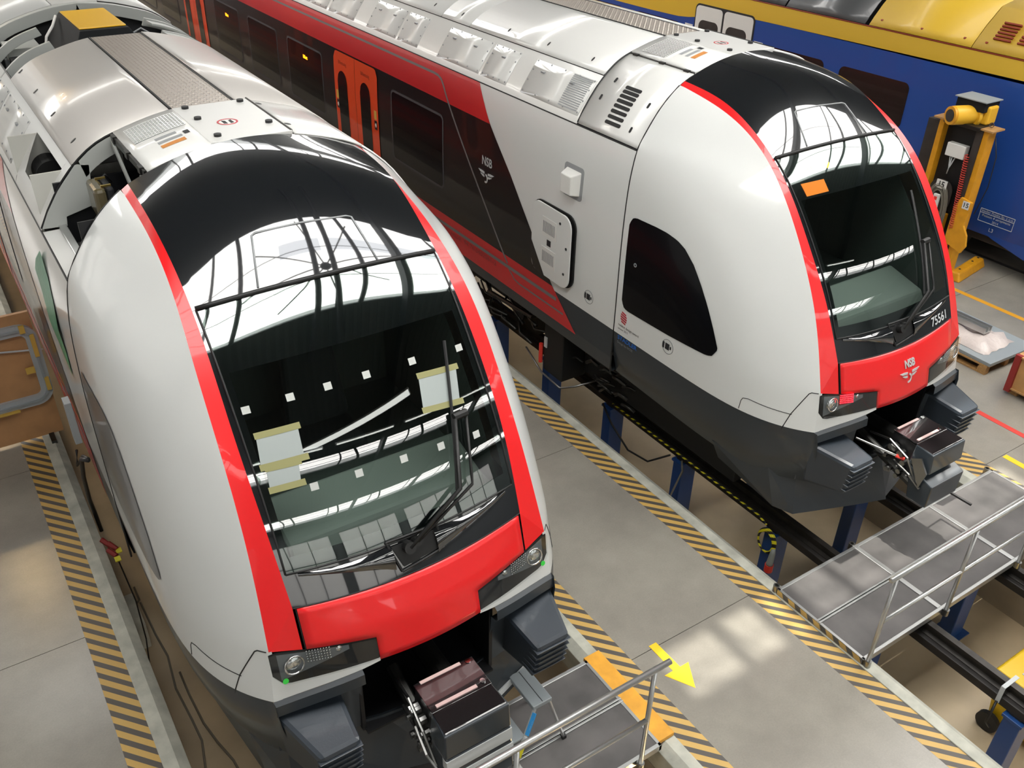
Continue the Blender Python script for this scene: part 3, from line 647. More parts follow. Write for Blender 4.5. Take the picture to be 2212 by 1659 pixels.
    # coupler recess
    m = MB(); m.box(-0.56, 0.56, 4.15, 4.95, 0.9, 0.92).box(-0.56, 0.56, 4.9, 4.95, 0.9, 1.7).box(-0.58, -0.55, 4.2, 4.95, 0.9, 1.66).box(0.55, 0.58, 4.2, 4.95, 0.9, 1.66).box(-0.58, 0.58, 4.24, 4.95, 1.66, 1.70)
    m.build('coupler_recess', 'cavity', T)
    # coupler
    cp = MB().hexa([(-0.24, 3.62, 1.02), (0.24, 3.62, 1.02), (0.24, 4.02, 1.02), (-0.24, 4.02, 1.02)], [(-0.235, 3.68, 1.415), (0.235, 3.68, 1.415), (0.235, 3.97, 1.43), (-0.235, 3.97, 1.43)]).build('coupler', 'cavity', T, bevel=0.01)
    MB().hexa([(-0.25, 3.68, 1.435), (0.25, 3.68, 1.435), (0.25, 3.97, 1.44), (-0.25, 3.97, 1.44)], [(-0.25, 3.68, 1.447), (0.25, 3.68, 1.447), (0.25, 3.97, 1.452), (-0.25, 3.97, 1.452)]).build('top_plate', 'coupler_black', cp, bevel=0.004)
    for y0 in (3.955, 3.715): MB().box(-0.2, 0.14, y0 - 0.014, y0 + 0.014, 1.447, 1.457).build('hinge_strip', 'strip_pink', cp)
    for y0 in (3.945, 3.73): MB().cyl((0.2, y0, 1.447), (0.2, y0, 1.458), 0.022, 14).build('lifting_eye', 'chrome', cp)
    MB().hexa([(-0.275, 3.45, 1.2), (0.275, 3.45, 1.2), (0.275, 3.70, 1.2), (-0.275, 3.70, 1.2)], [(-0.27, 3.47, 1.43), (0.27, 3.47, 1.43), (0.25, 3.69, 1.44), (-0.25, 3.69, 1.44)]).build('front_box', 'coupler_grey', cp, bevel=0.012)
    MB().hexa([(-0.26, 3.48, 1.415), (0.26, 3.48, 1.415), (0.25, 3.68, 1.43), (-0.25, 3.68, 1.43)], [(-0.255, 3.49, 1.438), (0.255, 3.49, 1.438), (0.245, 3.68, 1.446), (-0.245, 3.68, 1.446)]).build('front_lid', 'coupler_black', cp, bevel=0.006)
    MB().hexa([(-0.27, 3.39, 0.80), (0.27, 3.39, 0.80), (0.27, 3.62, 0.80), (-0.27, 3.62, 0.80)], [(-0.275, 3.45 if A else 3.38, 1.2 if A else 1.08), (0.275, 3.45 if A else 3.38, 1.2 if A else 1.08), (0.275, 3.68, 1.2), (-0.275, 3.68, 1.2)]).build('lower_box', 'coupler_grey', cp, bevel=0.015)
    if A:
        for z0, z1 in ((1.085, 1.185), (0.95, 1.04)): MB().hexa([(-0.274, 3.39 + (z0 - 0.8) * 0.15 - 0.006, z0), (0.274, 3.39 + (z0 - 0.8) * 0.15 - 0.006, z0), (0.274, 3.5, z0), (-0.274, 3.5, z0)], [(-0.276, 3.39 + (z1 - 0.8) * 0.15 - 0.006, z1), (0.276, 3.39 + (z1 - 0.8) * 0.15 - 0.006, z1), (0.276, 3.5, z1), (-0.276, 3.5, z1)]).build('reflective_band', 'text_light', cp)
    m = MB(); rnd = random.Random(3)
    for k in range(9):
        y0 = 3.66 + rnd.random() * 0.34; z0 = 1.0 + rnd.random() * 0.34; m.cyl((-0.25, y0, z0), (-0.31 - rnd.random() * 0.03, y0, z0), 0.018 + rnd.random() * 0.02, 8)
    m.tube([(-0.3, 3.55, 1.05), (-0.32, 3.7, 1.28), (-0.3, 3.95, 1.36), (-0.28, 4.2, 1.3)], 0.012, 6).tube([(-0.29, 3.5, 1.0), (-0.34, 3.62, 1.12), (-0.31, 3.84, 1.16), (-0.28, 4.1, 1.1)], 0.014, 6)
    m.build('coupler_linkage', 'steel', cp, smooth=False)
    m = MB(); m.cyl((-0.22, 3.6, 0.95), (-0.22, 4.4, 1.2), 0.05, 10).cyl((0.1, 4.0, 1.15), (0.1, 4.9, 1.15), 0.09, 14); m.build('coupler_shank', 'steel_dark', cp)
    if not A:
        MB().cyl((-0.28, 3.75, 1.22), (-0.55, 4.18, 1.33), 0.012, 8).build('lever', 'steel', cp); MB().cyl((-0.28, 3.75, 1.22), (-0.33, 3.82, 1.24), 0.02, 8).build('lever_grip', 'plug_red', cp)
        m = MB(); m.prism([(-0.30, 3.50, 1.02), (-0.30, 3.66, 1.30), (-0.30, 3.56, 1.36), (-0.30, 3.46, 1.22)], (-0.02, 0, 0)); m.build('bracket', 'steel', cp)
    return T

def window_decal(T, s, y0, y1, z0, z1, r=0.1):
    "body-side window: dark glass pane with a slightly lighter rounded rim"
    def mk(a0, a1, b0, b1, rr, off, mat, name, par):
        m = MB(); pts = rrect(a0, a1, b0, b1, rr); ys = sorted(set(round(p[0], 4) for p in pts)); rows = []
        for y in ys:
            zz = [p[1] for p in pts if abs(p[0] - y) < 1e-3]; lo, hi = min(zz), max(zz)
            if y > a0 + rr - 1e-6 and y < a1 - rr + 1e-6: lo, hi = b0, b1
            rows.append([(s * (side_u(y, z) + off), y, z) for z in lsp(lo, hi, 5)])
        m.grid(rows); return m.build(name, mat, par)
    w = mk(y0, y1, z0, z1, r, 0.008, 'win_edge', 'side_window', T); mk(y0 + 0.035, y1 - 0.035, z0 + 0.035, z1 - 0.035, max(0.03, r - 0.03), 0.011, 'win_dark', 'pane', w); return w
# ---------------------------------------------------------------- car body behind the cab
DG_Z = [1.0, 1.181, 1.645, 2.186, 2.79, 3.326, 3.77]; DG_Y = [7.50, 7.70, 8.26, 8.74, 9.263, 9.824, 10.205]
def diag(Z): return itp(Z, DG_Z, DG_Y)
def band(m, s, z0, z1, y1, off=0.004, nz=8, y0=None):
    rows = []
    for Z in lsp(z0, z1, nz):
        a = diag(Z) if y0 is None else y0; rows.append([(s * (sec_u(Z) + off), y, Z) for y in (a, a + 2.0, a + 6.0, y1)])
    m.grid(rows); return m
def ribbon(m, s, pts, wd, off=0.007):
    P = []
    for (a, b), (c, d) in zip(pts[:-1], pts[1:]):
        k = max(1, int(abs(d - b) / 0.05)); P += [Vector((a + (c - a) * i / k, b + (d - b) * i / k)) for i in range(k)]
    P.append(Vector(pts[-1])); rows = []
    for i, p in enumerate(P):
        d = (P[min(i + 1, len(P) - 1)] - P[max(i - 1, 0)]).normalized(); n = Vector((-d.y, d.x)) * wd / 2
        rows.append([(s * (sec_u(q.y) + off), q.x, q.y) for q in (p - n, p, p + n)])
    m.grid(rows); return m
def panel_u(name, mat, T, s, u0, u1, y0, y1, off, nu=8, th=0.0, smooth=True):
    return roof_grid(MB(), u0, u1, y0, y1, s, off, nu).build(name, mat, T, smooth=smooth, solid=th)
def sec_pt(u, s, y, off=0.0):
    i = min(range(80), key=lambda k: abs(SECP[k][0] - u)); p = SECP[i]; q = SECP[i + 1]; o = SECP[max(i - 1, 0)]; t = Vector((q[0] - o[0], q[1] - o[1])).normalized()
    z = sec_z(u); return Vector((s * (u - t.y * off), y, z + t.x * off)), Vector((s * -t.y, 0, t.x))

def make_body(T, kind, YE):
    A = kind == 'A'
    for s in (-1, 1):
        rows = []
        for Z in lsp(1.585, 3.765, 24): rows.append([(s * sec_u(Z), y, Z) for y in (6.982, 9, 12, 18, YE)])
        MB().grid(rows).build('body_side', 'white_paint', T, smooth=True)
        MB().grid([[(s * 1.6, y, 1.585) for y in (6.982, YE)], [(s * 1.6, y, 1.2) for y in (6.982, YE)], [(s * 1.57, y, 1.0) for y in (6.982, YE)], [(s * 1.3, y, 0.98) for y in (6.982, YE)]]).build('body_skirt', 'skirt', T)
        band(MB(), s, 3.322, 3.765, YE).build('red_band', 'red_side', T, smooth=True)
        band(MB(), s, 1.632, 3.322, YE, nz=14).build('window_band', 'black_side', T, smooth=True)
        band(MB(), s, 1.178, 1.632, YE).build('lower_red_band', 'red_side', T, smooth=True)
        m = MB(); ribbon(m, s, [(YE, 3.641), (20, 3.641), (11.40, 3.641), (11.27, 3.632), (11.17, 3.60), (11.10, 3.54), (10.6, 2.98), (10.05, 2.36), (9.523, 1.761), (9.40, 1.63), (9.30, 1.53)], 0.034)
        ribbon(m, s, [(YE, 1.485), (12, 1.485), (8.145, 1.485)], 0.05); ribbon(m, s, [(9.32, 1.50), (9.12, 1.36), (9.0, 1.34), (7.98, 1.34)], 0.026); m.build('pin_line', 'grey_line', T)
        m = MB(); m.tube([(s * (sec_u(z) - 0.002), 6.976, z) for z in lsp(0.98, 4.39, 30)], 0.009, 5).tube([(s * 1.499, y, 3.768) for y in (6.98, YE)], 0.008, 5); m.build('body_joint', 'black_matt', T)
        # windows, doors
        for y0, y1 in ((11.04, 12.70), (15.37, 17.03), (17.55, 19.2), (19.75, 21.4), (24.4, 26.0), (26.6, 28.2)):
            w = window_decal(T, s, y0, y1, 2.02, 3.13)
            if y0 in (15.37, 19.75):
                if s < 0: text_mesh('destination_display', 'Billett', 0.085, lambda x, y, z, a=y0: (-(sec_u(2.9) + 0.014), a + 0.77 - x, 2.9 + y), 'led_orange', w, bold=0.003)
        for y0, n in ((13.17, 1), (22.15, 2)):
            for k in range(2):
                a = y0 + 0.845 * k; b = a + 0.835
                m = MB(); rows = []; r = 0.12
                for y in lsp(a, b, 14):
                    e = (y - a) if k == 0 else (b - y); top = 3.30 - (r - math.sqrt(max(0, r * r - (r - e) ** 2)) if e < r else 0); rows.append([(s * (sec_u(z) + 0.012), y, z) for z in lsp(1.22, top, 12)])
                D = m.grid(rows).build('door_leaf', 'orange_door', T, smooth=True)
                c = a + (0.455 if k == 0 else 0.50); m = MB(); rows = []
                for y in lsp(c - 0.19, c + 0.19, 13):
                    e = min(y - c + 0.19, c + 0.19 - y); dz = 0.19 - math.sqrt(max(0, 0.19 ** 2 - (0.19 - e) ** 2)); rows.append([(s * (sec_u(z) + 0.016), y, z) for z in lsp(1.42 + dz, 3.0 - dz, 8)])
                m.grid(rows).build('door_window', 'win_dark', D)
                if n == 1 and s < 0:
                    text_mesh('door_text', 'Billettsalg', 0.085, lambda x, y, z, c=c: (-(sec_u(3.13) + 0.015), c - 0.02 - x, 3.13 + y), 'text_brown', D)
                    e = a + 0.1 if k == 0 else b - 0.1
                    side_poly(MB(), s, [(e - 0.045, 2.50), (e + 0.045, 2.50), (e + 0.045, 2.64), (e - 0.045, 2.64)], 0.016, 0.003).build('door_sticker', 'tape_yellow', D)
                    side_poly(MB(), s, [(e - 0.045, 2.33), (e + 0.045, 2.33), (e + 0.045, 2.48), (e - 0.045, 2.48)], 0.016, 0.003).build('door_sticker', 'black_side', D)
                    MB().sphere((s * (sec_u(2.4) + 0.016), e, 2.40), 0.028, 5, 0.1, 1, 1.3).build('door_sticker', 'white_matt', D)
        # edge of the roof: side strip, long panels, service panels
        segs = [(8.065, 11.06), (11.06, 11.85), (11.85, 15.0), (15.0, 18.0), (18.0, 22.0), (22.0, YE)]
        if A: segs = [(8.065, 11.22), (13.35, 16.5), (16.5, 21), (21, YE)]
        if A and s < 0:
            panel_u('roof_edge', 'roof_white', T, s, 1.138, 1.5, 8.065, 8.24, 0); panel_u('roof_edge', 'roof_white', T, s, 1.138, 1.5, 9.40, YE, 0)
            panel_u('roof_edge', 'roof_white', T, s, 1.138, 1.2, 8.24, 9.40, 0, 3); panel_u('roof_edge', 'roof_white', T, s, 1.448, 1.5, 8.24, 9.40, 0, 3)
        else: panel_u('roof_edge', 'roof_white', T, s, 1.138, 1.5, 8.065, YE, 0)
        for a, b in segs:
            R = panel_u('roof_panel', 'roof_silver' if (A and a < 9) else 'roof_white', T, s, 0.275, 1.13, a + 0.006, b - 0.006, 0.012, 14, 0.012)
            m = MB(); yy = a + 0.35
            while yy < b - 0.1:
                p, n = sec_pt(1.03, s, yy, 0.014); t = Vector((n.z, 0, -n.x)); q = Vector((0, 1, 0))
                m.prism([p + q * 0.014 * math.cos(2 * PI * k / 10) + t * 0.032 * math.sin(2 * PI * k / 10) for k in range(10)], n * 0.004); yy += 0.9
            m.build('lock_hole', 'black_matt', R)
        m = MB(); m.tube([sec_pt(1.134, s, y, 0.0)[0] for y in (8.07, YE)], 0.012, 5); m.build('roof_gap', 'black_matt', T)
        if not A or s < 0:
            lst = [(8.10, 9.30), (9.64, 10.25), (10.31, 11.43), (12.03, 12.65), (12.72, 13.72), (14.2, 15.2), (15.3, 16.3), (16.6, 17.6), (18, 19)] if not A else [(9.75, 10.9), (11.0, 12.1)]
            for a, b in lst:
                P = panel_u('service_panel', 'roof_white', T, s, 1.195, 1.462, a, b, 0.005, 6, 0.004)
                m = MB()
                for uu in (1.212, 1.29, 1.37, 1.448):
                    for yy in ([a + 0.03, b - 0.03] if uu not in (1.212, 1.448) else lsp(a + 0.03, b - 0.03, 5)):
                        p, n = sec_pt(uu, s, yy, 0.006); m.cyl(p, p + n * 0.006, 0.011, 6)
                m.build('rivet', 'grey_part', P, kind='stuff')
                m = MB()
                for f in ((0.3, 0.8) if b - a > 0.8 else (0.5,)):
                    p, n = sec_pt(1.29, s, a + (b - a) * f, 0.006); m.box(p.x - 0.012, p.x + 0.012, p.y - 0.035, p.y + 0.035, p.z - 0.005, p.z + 0.015)
                m.build('panel_handle', 'grey_part', P)
                if abs(a - 8.10) < 0.01:
                    for k in range(16):
                        uu = 1.21 + k * 0.0152; q = [sec_pt(uu, s, 8.15, 0.006)[0], sec_pt(uu, s, 8.52, 0.006)[0], sec_pt(uu + 0.008, s, 8.52, 0.006)[0], sec_pt(uu + 0.008, s, 8.15, 0.006)[0]]
                        mm = MB(); mm.prism(q, sec_pt(uu, s, 8.3)[1] * 0.003); mm.build('vent_slat', 'grey_part', P)
    # centre walkway with raised studs
    for a, b in ([(8.06, 11.2)] if A else [(8.06, 13.1)]):
        Wk = MB().box(-0.262, 0.262, a, b, 4.60, 4.628).build('roof_walkway', 'alu_tread', T); m = MB(); yy = a + 0.04; r = 0
        while yy < b - 0.03:
            for k in range(13):
                x = -0.24 + k * 0.04; h = 0.012 if (k + r) % 2 else 0.006
                m.add([(x - h, yy, 4.628), (x, yy - 0.018 + h, 4.628), (x + h, yy, 4.628), (x, yy + 0.018 - h, 4.628), (x, yy, 4.635)], [(0, 1, 4), (1, 2, 4), (2, 3, 4), (3, 0, 4)])
            yy += 0.042; r += 1
        m.build('tread_stud', 'alu_tread', Wk, kind='stuff')
        for s in (-1, 1): MB().box(s * 0.268 - 0.008, s * 0.268 + 0.008, a, b, 4.585, 4.632).build('walkway_trim', 'black_matt', Wk)
    if not A: MB().box(-0.275, 0.275, 13.1, YE, 4.60, 4.63).build('roof_cover', 'roof_white', T)
    # dark liner under the roof
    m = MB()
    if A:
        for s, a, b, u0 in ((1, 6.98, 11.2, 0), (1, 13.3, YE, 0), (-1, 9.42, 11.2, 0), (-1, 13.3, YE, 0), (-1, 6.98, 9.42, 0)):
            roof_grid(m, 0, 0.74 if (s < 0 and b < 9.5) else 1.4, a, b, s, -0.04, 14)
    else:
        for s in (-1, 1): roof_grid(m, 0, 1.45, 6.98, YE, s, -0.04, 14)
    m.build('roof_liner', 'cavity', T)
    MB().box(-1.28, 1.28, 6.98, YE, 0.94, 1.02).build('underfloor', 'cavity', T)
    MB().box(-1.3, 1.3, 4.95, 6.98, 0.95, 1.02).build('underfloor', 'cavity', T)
    # ---- roof of the cab bay: hatch, cover, pads
    C = MB().box(-0.262, 0.40, 6.985, 8.055, 4.585, 4.632).build('roof_cover', 'roof_white', T, bevel=0.006)
    for x, y in ((-0.165, 7.989), (-0.165, 7.634), (-0.165, 7.118), (0.31, 7.975), (0.31, 7.269)): MB().cyl((x, y, 4.632), (x, y, 4.652), 0.03, 14).build('rubber_pad', 'rubber', C)
    MB().cyl((0.392, 6.99, 4.628), (0.392, 8.06, 4.628), 0.012, 6).build('cover_rail', 'steel_dark', C)
    sg = MB().cyl((0.02, 7.44, 4.632), (0.02, 7.44, 4.635), 0.085, 24).build('no_step_sign', 'white_matt', C); MB().ring((0.02, 7.44, 4.635), (0, 0, 1), 0.07, 0.085, 0.002, 24).build('sign_ring', 'label_red', sg)
    MB().prism([(-0.02, 7.40, 4.6355), (0.01, 7.39, 4.6355), (0.01, 7.47, 4.6355), (-0.02, 7.49, 4.6355)], (0, 0, 0.001)).prism([(0.035, 7.39, 4.6355), (0.065, 7.40, 4.6355), (0.06, 7.49, 4.6355), (0.035, 7.47, 4.6355)], (0, 0, 0.001)).build('sign_print', 'text_dark', sg)
    panel_u('roof_panel', 'roof_white', T, 1, 0.41, 0.98, 6.985, 8.055, 0.0, 8, 0.02); panel_u('roof_panel', 'roof_white', T, 1, 0.98, 1.5, 6.985, 8.055, 0.0, 8, 0.02)
    for y in (7.954, 7.262): p, n = sec_pt(0.46, 1, y); MB().cyl(p, p + n * 0.02, 0.03, 14).build('rubber_pad', 'rubber', T)
    Hh = panel_u('grille_hatch', 'roof_white', T, -1, 0.27, 0.77, 6.985, 8.055, 0.012, 8, 0.045); part_label(Hh, 'white roof hatch with a mesh grille')
    m = MB(); roof_grid(m, 0.29, 0.70, 7.57, 7.94, -1, 0.0135, 6); m.build('grille_back', 'black_matt', Hh)
    m = MB()
    for k in range(15): yy = 7.575 + k * 0.026; m.tube([sec_pt(u, -1, yy, 0.016)[0] for u in lsp(0.285, 0.70, 6)], 0.0032, 4)
    for k in range(17): uu = 0.285 + k * 0.026; m.tube([sec_pt(uu, -1, yy, 0.017)[0] for yy in (7.57, 7.945)], 0.003, 4)
    m.build('grille_mesh', 'roof_white', Hh, kind='stuff')
    for u0, u1, y0, y1, mt in ((0.38, 0.57, 7.23, 7.30, 'label_orange'), (0.38, 0.57, 7.34, 7.39, 'grey_part'), (0.40, 0.56, 7.44, 7.49, 'grey_part'), (0.30, 0.36, 7.36, 7.44, 'text_dark')):
        m = MB(); roof_grid(m, u0, u1, y0, y1, -1, 0.015, 4); m.build('hatch_label', mt, Hh)
    m = MB(); m.beam(sec_pt(0.785, -1, 7.0, -0.02)[0], sec_pt(0.785, -1, 8.05, -0.02)[0], 0.03, 0.05)
    for y in (7.1, 7.5, 7.95): p, n = sec_pt(0.785, -1, y, 0.0); m.box(p.x - 0.022, p.x + 0.022, y - 0.04, y + 0.04, p.z - 0.04, p.z + 0.016)
    m.build('hatch_hinge', 'steel_dark', Hh)
    m = MB(); m.tube([sec_pt(u, -1, 8.06, 0.0)[0] for u in lsp(0.27, 1.49, 16)], 0.011, 5).tube([sec_pt(u, 1, 8.06, 0.0)[0] for u in lsp(0.27, 1.49, 16)], 0.011, 5); m.build('roof_joint', 'black_matt', T)
    return T

def body_far(T):
    "details of the finished train only"
    s = -1
    P = panel_u('vent_cover', 'roof_white', T, s, 0.80, 1.495, 6.985, 8.055, 0.0, 14, 0.012); part_label(P, 'white roof cover with eight vent slots')
    def rounded(uc, yc, hu, hy, mat, name, par):
        m = MB(); c, n = sec_pt(uc, s, yc, 0.001); t = Vector((n.z, 0, -n.x)).normalized(); q = Vector((0, 1, 0)); r = min(hu, hy)
        m.prism([c + q * a + t * b for a, b in rrect(-hy, hy, -hu, hu, r * 0.95, 4)], n * 0.003); return m.build(name, mat, par)
    for k in range(8): rounded(1.165 + k * 0.0375, 7.503, 0.021, 0.135, 'black_matt', 'vent_slot', P)
    for uc, yc in ((1.30, 7.90), (1.14, 7.85), (1.42, 7.20), (1.24, 7.15)): rounded(uc, yc, 0.034, 0.016, 'black_matt', 'lock_hole', P)
    # side window of the cab and marks
    hi = lambda y: itp(y, [5.36, 5.47, 5.585, 5.72, 5.854, 6.0, 6.12, 6.28, 6.45, 6.78, 6.84, 6.875], [2.14, 2.35, 2.54, 2.73, 2.89, 3.01, 3.065, 3.095, 3.10, 3.09, 3.06, 2.98])
    lo = lambda y: itp(y, [5.36, 5.40, 5.48, 6.09, 6.78, 6.84, 6.875], [2.11, 2.03, 2.0, 1.965, 1.945, 1.97, 2.05])
    ys = lsp(5.36, 6.80, 30) + [6.83, 6.855, 6.875]
    W = side_strip(MB(), s, ys, lo, hi, 8, 0.006).build('cab_window', 'win_dark', T, smooth=True); part_label(W, 'dark curved side window of the cab')
    MB().ring((-(side_u(6.70, 2.557) + 0.008), 6.70, 2.557), (-1, 0, 0), 0.014, 0.024, 0.004, 14).build('window_knob', 'grey_part', W)
    for y, z in ((7.49, 1.806), (6.045, 1.825)):
        u = side_u(y, z); R = MB().ring((-u, y, z), (-1, 0, 0), 0.083, 0.089, 0.004, 30).build('jack_mark', 'text_grey', T)
        for a, b, h in ((0.055, 0.085, 0.038), (-0.025, 0.04, 0.038), (-0.055, -0.035, 0.018)): side_poly(MB(), s, [(y + a, z - h), (y + b, z - h), (y + b, z + h), (y + a, z + h)], 0.004, 0.003).build('mark_print', 'text_dark', R)
    # striped ball mark and writing
    for k in range(5):
        z = 1.885 - k * 0.030; hw = 0.055 * math.sin(math.acos(max(-1, min(1, (2 - k) / 2.7)))); y = 6.86 - 0.045
        side_poly(MB(), s, [(y - hw, z - 0.009 - 0.008), (y + hw, z - 0.009 + 0.008), (y + hw, z + 0.009 + 0.008), (y - hw, z + 0.009 - 0.008)], 0.004, 0.003).build('award_mark', 'label_red', T)
    def st(name, body, size, y, z, mat, sx=1.0, bold=0.0): text_mesh(name, body, size, lambda a, b, c: (-(side_u(y - a, max(1.59, z + b)) + 0.004), y - a, z + b), mat, T, align='LEFT', sx=sx, bold=bold)
    st('award_text', 'reddot design award', 0.045, 6.90, 1.715, 'text_dark'); st('award_text', 'winner 2015', 0.036, 6.90, 1.665, 'text_dark')
    st('maker_text', 'STADLER', 0.075, 6.89, 1.545, 'label_blue', 1.15, 0.002); st('maker_text', 'Design by NOSE', 0.042, 6.89, 1.48, 'text_grey')
    def sb(name, body, size, y, z, mat, sx=1.0, bold=0.0): text_mesh(name, body, size, lambda a, b, c: (-(sec_u(z + b) + 0.009), y - a, z + b), mat, T, align='LEFT', sx=sx, bold=bold)
    sb('number_text', 'N-HIDR  94 76 0402061-2', 0.10, 11.0, 1.40, 'text_faint', 1.3); sb('logo_text', 'NSB', 0.17, 9.98, 2.80, 'text_light', 0.85, 0.003)
    def wings(name, fn, mat, sc=1.0):
        L = thing_part(name, T); m = MB()
        def q(pts): m.prism([fn(x * sc, y * sc) for x, y in pts], Vector(fn(0, 0, 0.006)) - Vector(fn(0, 0, 0)))
        for sg in (-1, 1):
            for A_, B_ in ((0.17, 0.035), (0.125, -0.005)):
                pl = [(sg * A_, B_), (sg * (A_ - 0.045), B_ - 0.024), (sg * 0.04, B_ - 0.03), (sg * 0.04, B_ - 0.006), (sg * 0.09, B_)]
                q(pl if sg > 0 else pl[::-1])
        for i in range(9):
            a = PI / 2 - i * PI * 1.15 / 9; b = PI / 2 - (i + 1) * PI * 1.15 / 9; c = (-0.01, -0.045)
            q([(c[0] + 0.045 * math.cos(a), c[1] + 0.055 * math.sin(a)), (c[0] + 0.045 * math.cos(b), c[1] + 0.055 * math.sin(b)), (c[0] + 0.028 * math.cos(b), c[1] + 0.035 * math.sin(b)), (c[0] + 0.028 * math.cos(a), c[1] + 0.035 * math.sin(a))])
        m.build(name, mat, T)
    wings('winged_emblem', lambda x, y, o=0.0: (-(sec_u(2.62 + y) + 0.009 + o), 9.86 - x, 2.62 + y), 'text_light', 1.15)
    wings('winged_emblem', lambda x, y, o=0.0: tuple(flow(0.05 + x, 1.945 + y, 0.013 + o)), 'emblem', 0.95)
    text_mesh('logo_text', 'NSB', 0.11, lambda x, y, z: tuple(flow(0.06 + x, 2.05 + y, 0.015 + z)), 'emblem', T, extrude=0.003, sx=0.85, bold=0.003)
    text_mesh('unit_number', '75561', 0.155, lambda x, y, z: tuple(front(itp(0.0 - y + 0.02 * x, [-0.1, 0.1], [0.955, 0.999]), 0.66 + x, 0.012)), 'text_light', T, sx=0.82, bold=0.003)
    # camera housing and service hatch
    M1 = MB(); M1.hexa([(-1.57, 7.80, 2.98), (-1.57, 8.10, 2.98), (-1.70, 8.06, 3.0), (-1.70, 7.86, 3.0)], [(-1.56, 7.80, 3.28), (-1.56, 8.10, 3.28), (-1.70, 8.06, 3.23), (-1.70, 7.86, 3.23)]); M1.build('camera_housing', 'white_matt', T, bevel=0.012)
    side_poly(MB(), s, rrect(7.76, 8.14, 2.93, 3.33, 0.05), 0.004, 0.003).build('housing_gasket', 'grey_part', T)
    hp = rrect(7.80, 8.70, 1.74, 2.72, 0.17, 6); H = MB().prism([(-1.605, y, z) for y, z in hp], (-0.018, 0, 0)); H = H.build('hatch_gap', 'black_matt', T)
    D = MB().prism([(-1.628 - (8.70 - y) * 0.035, y, z) for y, z in rrect(7.82, 8.69, 1.75, 2.71, 0.16, 6)], (-0.02, 0, 0)).build('service_hatch', 'grey_part', T, bevel=0.006); part_label(D, 'grey rounded service hatch standing slightly open')
    D.data.materials.clear(); D.data.materials.append(MATS['white_paint'])
    hx = lambda y: -1.6495 - (8.70 - y) * 0.035
    MB().prism([(hx(y), y, z) for y, z in ((8.685, 2.14), (8.36, 1.752), (8.54, 1.753), (8.62, 1.79), (8.685, 1.90))], (-0.003, 0, 0)).build('hatch_black_corner', 'black_side', D)
    for z0 in (2.30, 1.90):
        G = MB(); G.prism([(hx(y), y, z) for y, z in ((8.12, z0), (8.44, z0), (8.44, z0 + 0.25), (8.12, z0 + 0.25))], (-0.005, 0, 0)); G = G.build('hatch_vent', 'roof_white', D)
        for k in range(9): y = 8.16 + k * 0.03; MB().prism([(hx(y) - 0.005, y, z0 + 0.05), (hx(y) - 0.005, y + 0.012, z0 + 0.05), (hx(y) - 0.005, y + 0.012, z0 + 0.2), (hx(y) - 0.005, y, z0 + 0.2)], (-0.002, 0, 0)).build('vent_slit', 'text_grey', G)
    MB().prism([(hx(8.28), 8.24, 2.19), (hx(8.28), 8.32, 2.19), (hx(8.28), 8.32, 2.27), (hx(8.28), 8.24, 2.27)], (-0.004, 0, 0)).build('hatch_label', 'text_dark', D)
    for y, z in ((8.05, 2.58), (7.9, 2.3), (7.93, 1.95)): MB().cyl((hx(y), y, z), (hx(y) - 0.006, y, z), 0.018, 10).build('hatch_lock', 'text_dark', D)
    # destination display behind the upper glass
    text_mesh('front_display', 'test  rb', 0.13, lambda x, y, z: tuple(front(itp(-y, [-0.1, 0.1], [0.440, 0.500]), -0.52 + x, 0.003)), 'led_orange_dim', T, sx=1.1, bold=0.006)
    front_quad(MB(), [(0.510, -0.78), (0.512, -0.47), (0.548, -0.47), (0.548, -0.77)], 0.003, 4).build('display_panel', 'led_amber', T)
    # black release handle below the coupler
    MB().beam((0.2, 3.62, 0.80), (0.60, 3.62, 0.50), 0.02, 0.02).cyl((0.60, 3.62, 0.50), (0.61, 3.33, 0.50), 0.016, 8).build('release_handle', 'cable_black', T)
    # bogie and boxes under the body
    bg = MB().box(-1.12, -0.98, 9.3, 12.4, 0.52, 0.74).box(0.98, 1.12, 9.3, 12.4, 0.52, 0.74).box(-1.1, 1.1, 10.6, 11.1, 0.5, 0.78).build('bogie', 'rubber', T, bevel=0.02)
    for y in (9.75, 11.95):
        for sx in (-1, 1):
            MB().cyl((sx * 0.70, y, 0.43), (sx * 0.83, y, 0.43), 0.43, 36).build('wheel', 'steel_dark', bg, auto=40); MB().cyl((sx * 0.86, y, 0.43), (sx * 1.10, y, 0.43), 0.15, 18).build('axle_box', 'rubber', bg)
        MB().cyl((-0.9, y, 0.43), (0.9, y, 0.43), 0.09, 14).build('axle', 'steel_dark', bg)
    MB().cyl((-1.22, 9.2, 0.62), (-1.22, 10.4, 0.52), 0.035, 10).build('damper', 'steel_dark', bg); MB().cyl((-1.14, 11.3, 0.40), (-1.20, 11.3, 0.40), 0.10, 16).build('yellow_cap', 'motor_yellow', bg)
    m = MB(); rnd = random.Random(11)
    for k in range(22):
        y = 8.9 + rnd.random() * 2.4; z = 0.2 + rnd.random() * 0.55; m.tube([(-1.16 - rnd.random() * 0.1, y, z), (-1.2 - rnd.random() * 0.08, y + 0.15 + rnd.random() * 0.3, z - 0.05 + rnd.random() * 0.15), (-1.15, y + 0.5, z + 0.1)], 0.012 + rnd.random() * 0.012, 6)
    m.build('bogie_pipe', 'steel_dark', bg, smooth=True)
